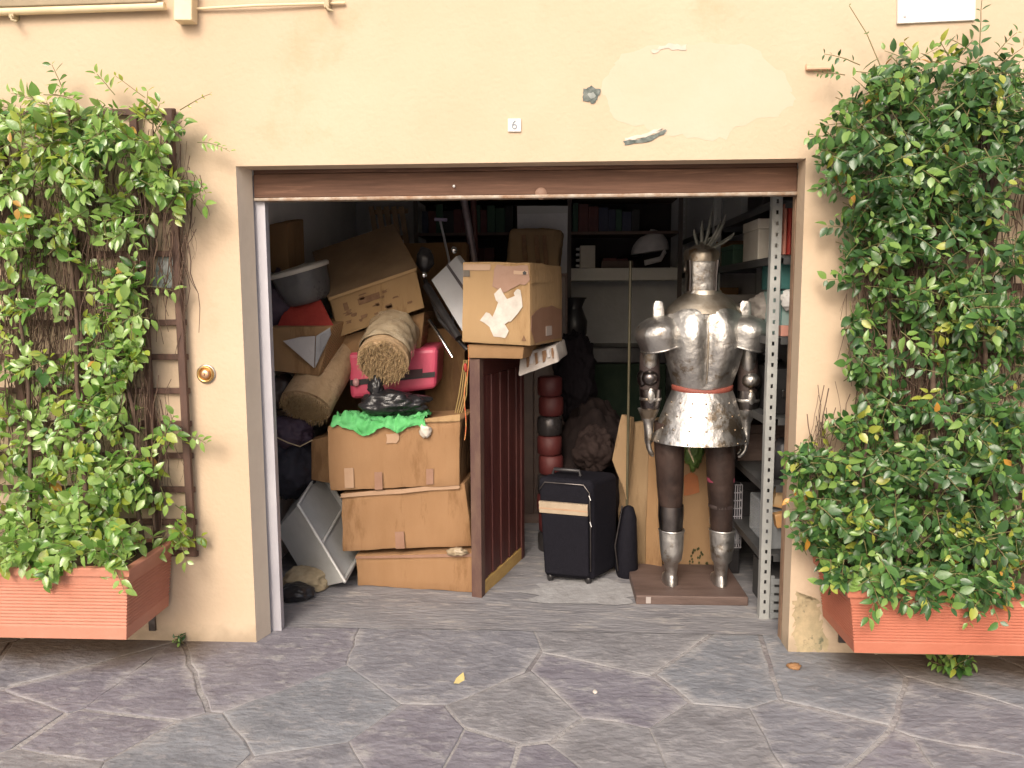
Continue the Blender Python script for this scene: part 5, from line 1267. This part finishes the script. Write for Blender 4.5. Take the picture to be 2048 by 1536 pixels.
# top shelf
z = levels[1] + .007
T = Thing('red_fabric', 'folded red and white striped fabric hanging from the top shelf at the right', 'fabric')
for i in range(6):
    xa = 1.228 + i * .022
    T.part('fold', MB().loft([(xa, .40, z + .01, .0115, .03), (xa, .40, z + .15, .011, .032), (xa, .40, z + .24, .0115, .03)], 12), red if i in (1, 2, 4) else mat('faded pink fabric', (.48, .22, .16), (.40, .16, .12), 9, .8))
T.done()
z = levels[2] + .007
put('teal_crate', 'dark teal plastic crate under the second shelf at the right', 'crate', MB().bx(X0 + .01, 1.44, .42, .75, z + .22, z + .34).bx(X0 + .02, 1.43, .43, .74, z + .0, z + .215, 1), [teal, tealp], bevel=.004)
put('white_bundle', 'white plastic bag in front of the teal crate on the right shelf', 'bag', MB().blob((1.275, .41, z + .17), (.045, .03, .05), 4, .25, 2, 61, ridge=.3), white)
put('pink_book', 'pink covered book lying on the right shelf below the teal crate', 'book', MB().bx(X0 + .005, 1.43, .37, .42, z, z + .05), mat('pink cover', (.55, .26, .20), None, 9, .6), bevel=.003)
z = levels[3] + .007
put('dark_toolbox', 'black toolbox on the third shelf at the right', 'toolbox', MB().bx(X0, 1.44, .45, .85, z, z + .22).bx(X0 + .04, 1.40, .44, .449, z + .08, z + .12, 1), [blackpl, blacksteel], bevel=.006)
z = levels[4] + .007
put('blue_canister', 'small dark canister on the fourth shelf at the right', 'canister', MB().lathe([(.05, 0), (.055, .02), (.055, .16), (.03, .19), (.02, .2)], (1.29, .5, z)), blackpl)
z = levels[5] + .007
put('clear_container', 'clear plastic container on the lowest shelf at the right', 'container', MB().bx(X0 - .01, 1.40, .42, .78, z, z + .20), clearpl, bevel=.01)
put('orange_packet', 'orange and tan packets stuffed in the clear container at the right', 'packets', MB().box((1.27, .41, z + .26), (.09, .05, .09), Euler((.1, .2, 0))).box((1.27, .40, z + .16), (.08, .05, .07), Euler((0, -.2, 0))), mat('orange tan packet', (.55, .27, .08), (.5, .36, .2), 12, .5), bevel=.006)
put('white_tube', 'white upright tube leaning by the right guide rail', 'tube', MB().tube([V((1.275, .36, .335)), V((1.268, .36, .68))], .011, 10), white)
T = Thing('grey_crate', 'grey slatted plastic crate on the floor beneath the right shelving', 'crate')
for i in range(5): T.part('slat', MB().bx(1.212, 1.40, .34, .346, .012 + i * .042, .040 + i * .042), greycrate)
for x in (1.214, 1.392): T.part('corner', MB().bx(x - .006, x + .012, .3465, .36, .004, .22), greycrate)
T.part('inside', MB().bx(1.216, 1.397, .362, .70, .004, .21), mat('dark crate inside', (.05, .05, .05), None, 9, .7)); T.done()
# things on the shelves further back, seen between armour and post
bits = [
 (0, .55, .30, .12, 'flat dark box near the front on the top right shelf', blackpl), (0, 1.0, .45, .16, 'flat grey box at the middle of the top right shelf', greycrate),
 (1, .62, .30, .20, 'yellowed white carton near the front on the second right shelf', offwhite), (1, 1.15, .30, .11, 'green black cash box on the second right shelf', bookc[5]), (1, 1.85, .4, .18, 'dark carton far back on the second right shelf', CARDD),
 (2, .95, .35, .14, 'dark case in the middle of the third right shelf', blackpl), (2, 1.45, .3, .20, 'grey carton at the middle post on the third right shelf', mat('grey carton', (.26, .24, .22), None, 9, .8)), (2, 2.1, .5, .25, 'brown carton far back on the third right shelf', CARDD),
 (3, 1.05, .4, .22, 'black carton in the middle of the fourth right shelf', blackpl), (3, 1.8, .6, .25, 'dark carton far back on the fourth right shelf', CARDD),
 (4, .9, .5, .2, 'dark brown case in the middle of the fifth right shelf', darkwood), (4, 1.8, .6, .25, 'dark green case far back on the fifth right shelf', darkgreen),
 (5, 1.0, .5, .2, 'black tray in the middle of the lowest right shelf', blackpl), (5, 1.8, .6, .24, 'dark carton far back on the lowest right shelf', CARDD)]
for lv, y, d, h, lab, mt in bits:
    T = Thing('storage_box', lab, 'box', 'boxes kept on the right shelving')
    zz = levels[lv] + .0065
    T.part('body', MB().bx(xp + .012, 1.43, y, y + d, zz, zz + h * .75), mt, bevel=.004)
    T.part('lid', MB().bx(xp + .009, 1.433, y - .003, y + d + .003, zz + h * .755, zz + h), mt, bevel=.004); T.done()
put('white_sack', 'crumpled whitish bag lying on the third right shelf', 'bag', MB().blob((1.27, .80, levels[2] + .13), (.09, .13, .085), 5, .2, 1.5, 71, ridge=.1), mat('dirty white fabric', (.40, .36, .33), (.33, .30, .27), 9, .9))
# plastic box and wire basket standing on the floor beside the armour
T = Thing('wire_basket', 'wire basket with pale plastic boxes on the floor right of the armour legs', 'basket')
xa, xb = AX(1484, 1000, .95).x, xp - .01
for i in range(9):
    z = .16 + i * .045; T.part('wire', MB().tube([V((xa, .95, z)), V((xb, .95, z)), V((xb, 1.3, z)), V((xa, 1.3, z)), V((xa, .95, z))], .003, 5), galv)
for i in range(6):
    x = xa + (xb - xa) * i / 5; T.part('wire', MB().tube([V((x, .95, .16)), V((x, .95, .52))], .003, 5), galv)
T.part('plastic_box', MB().bx(xa + .01, xb - .01, .98, 1.25, .17, .27), mat('milky plastic', (.42, .43, .46), None, 9, .3), bevel=.01)
T.part('foot', MB().bx(xa, xb, .96, 1.28, .004, .15), blackpl, bevel=.008)
T.done()
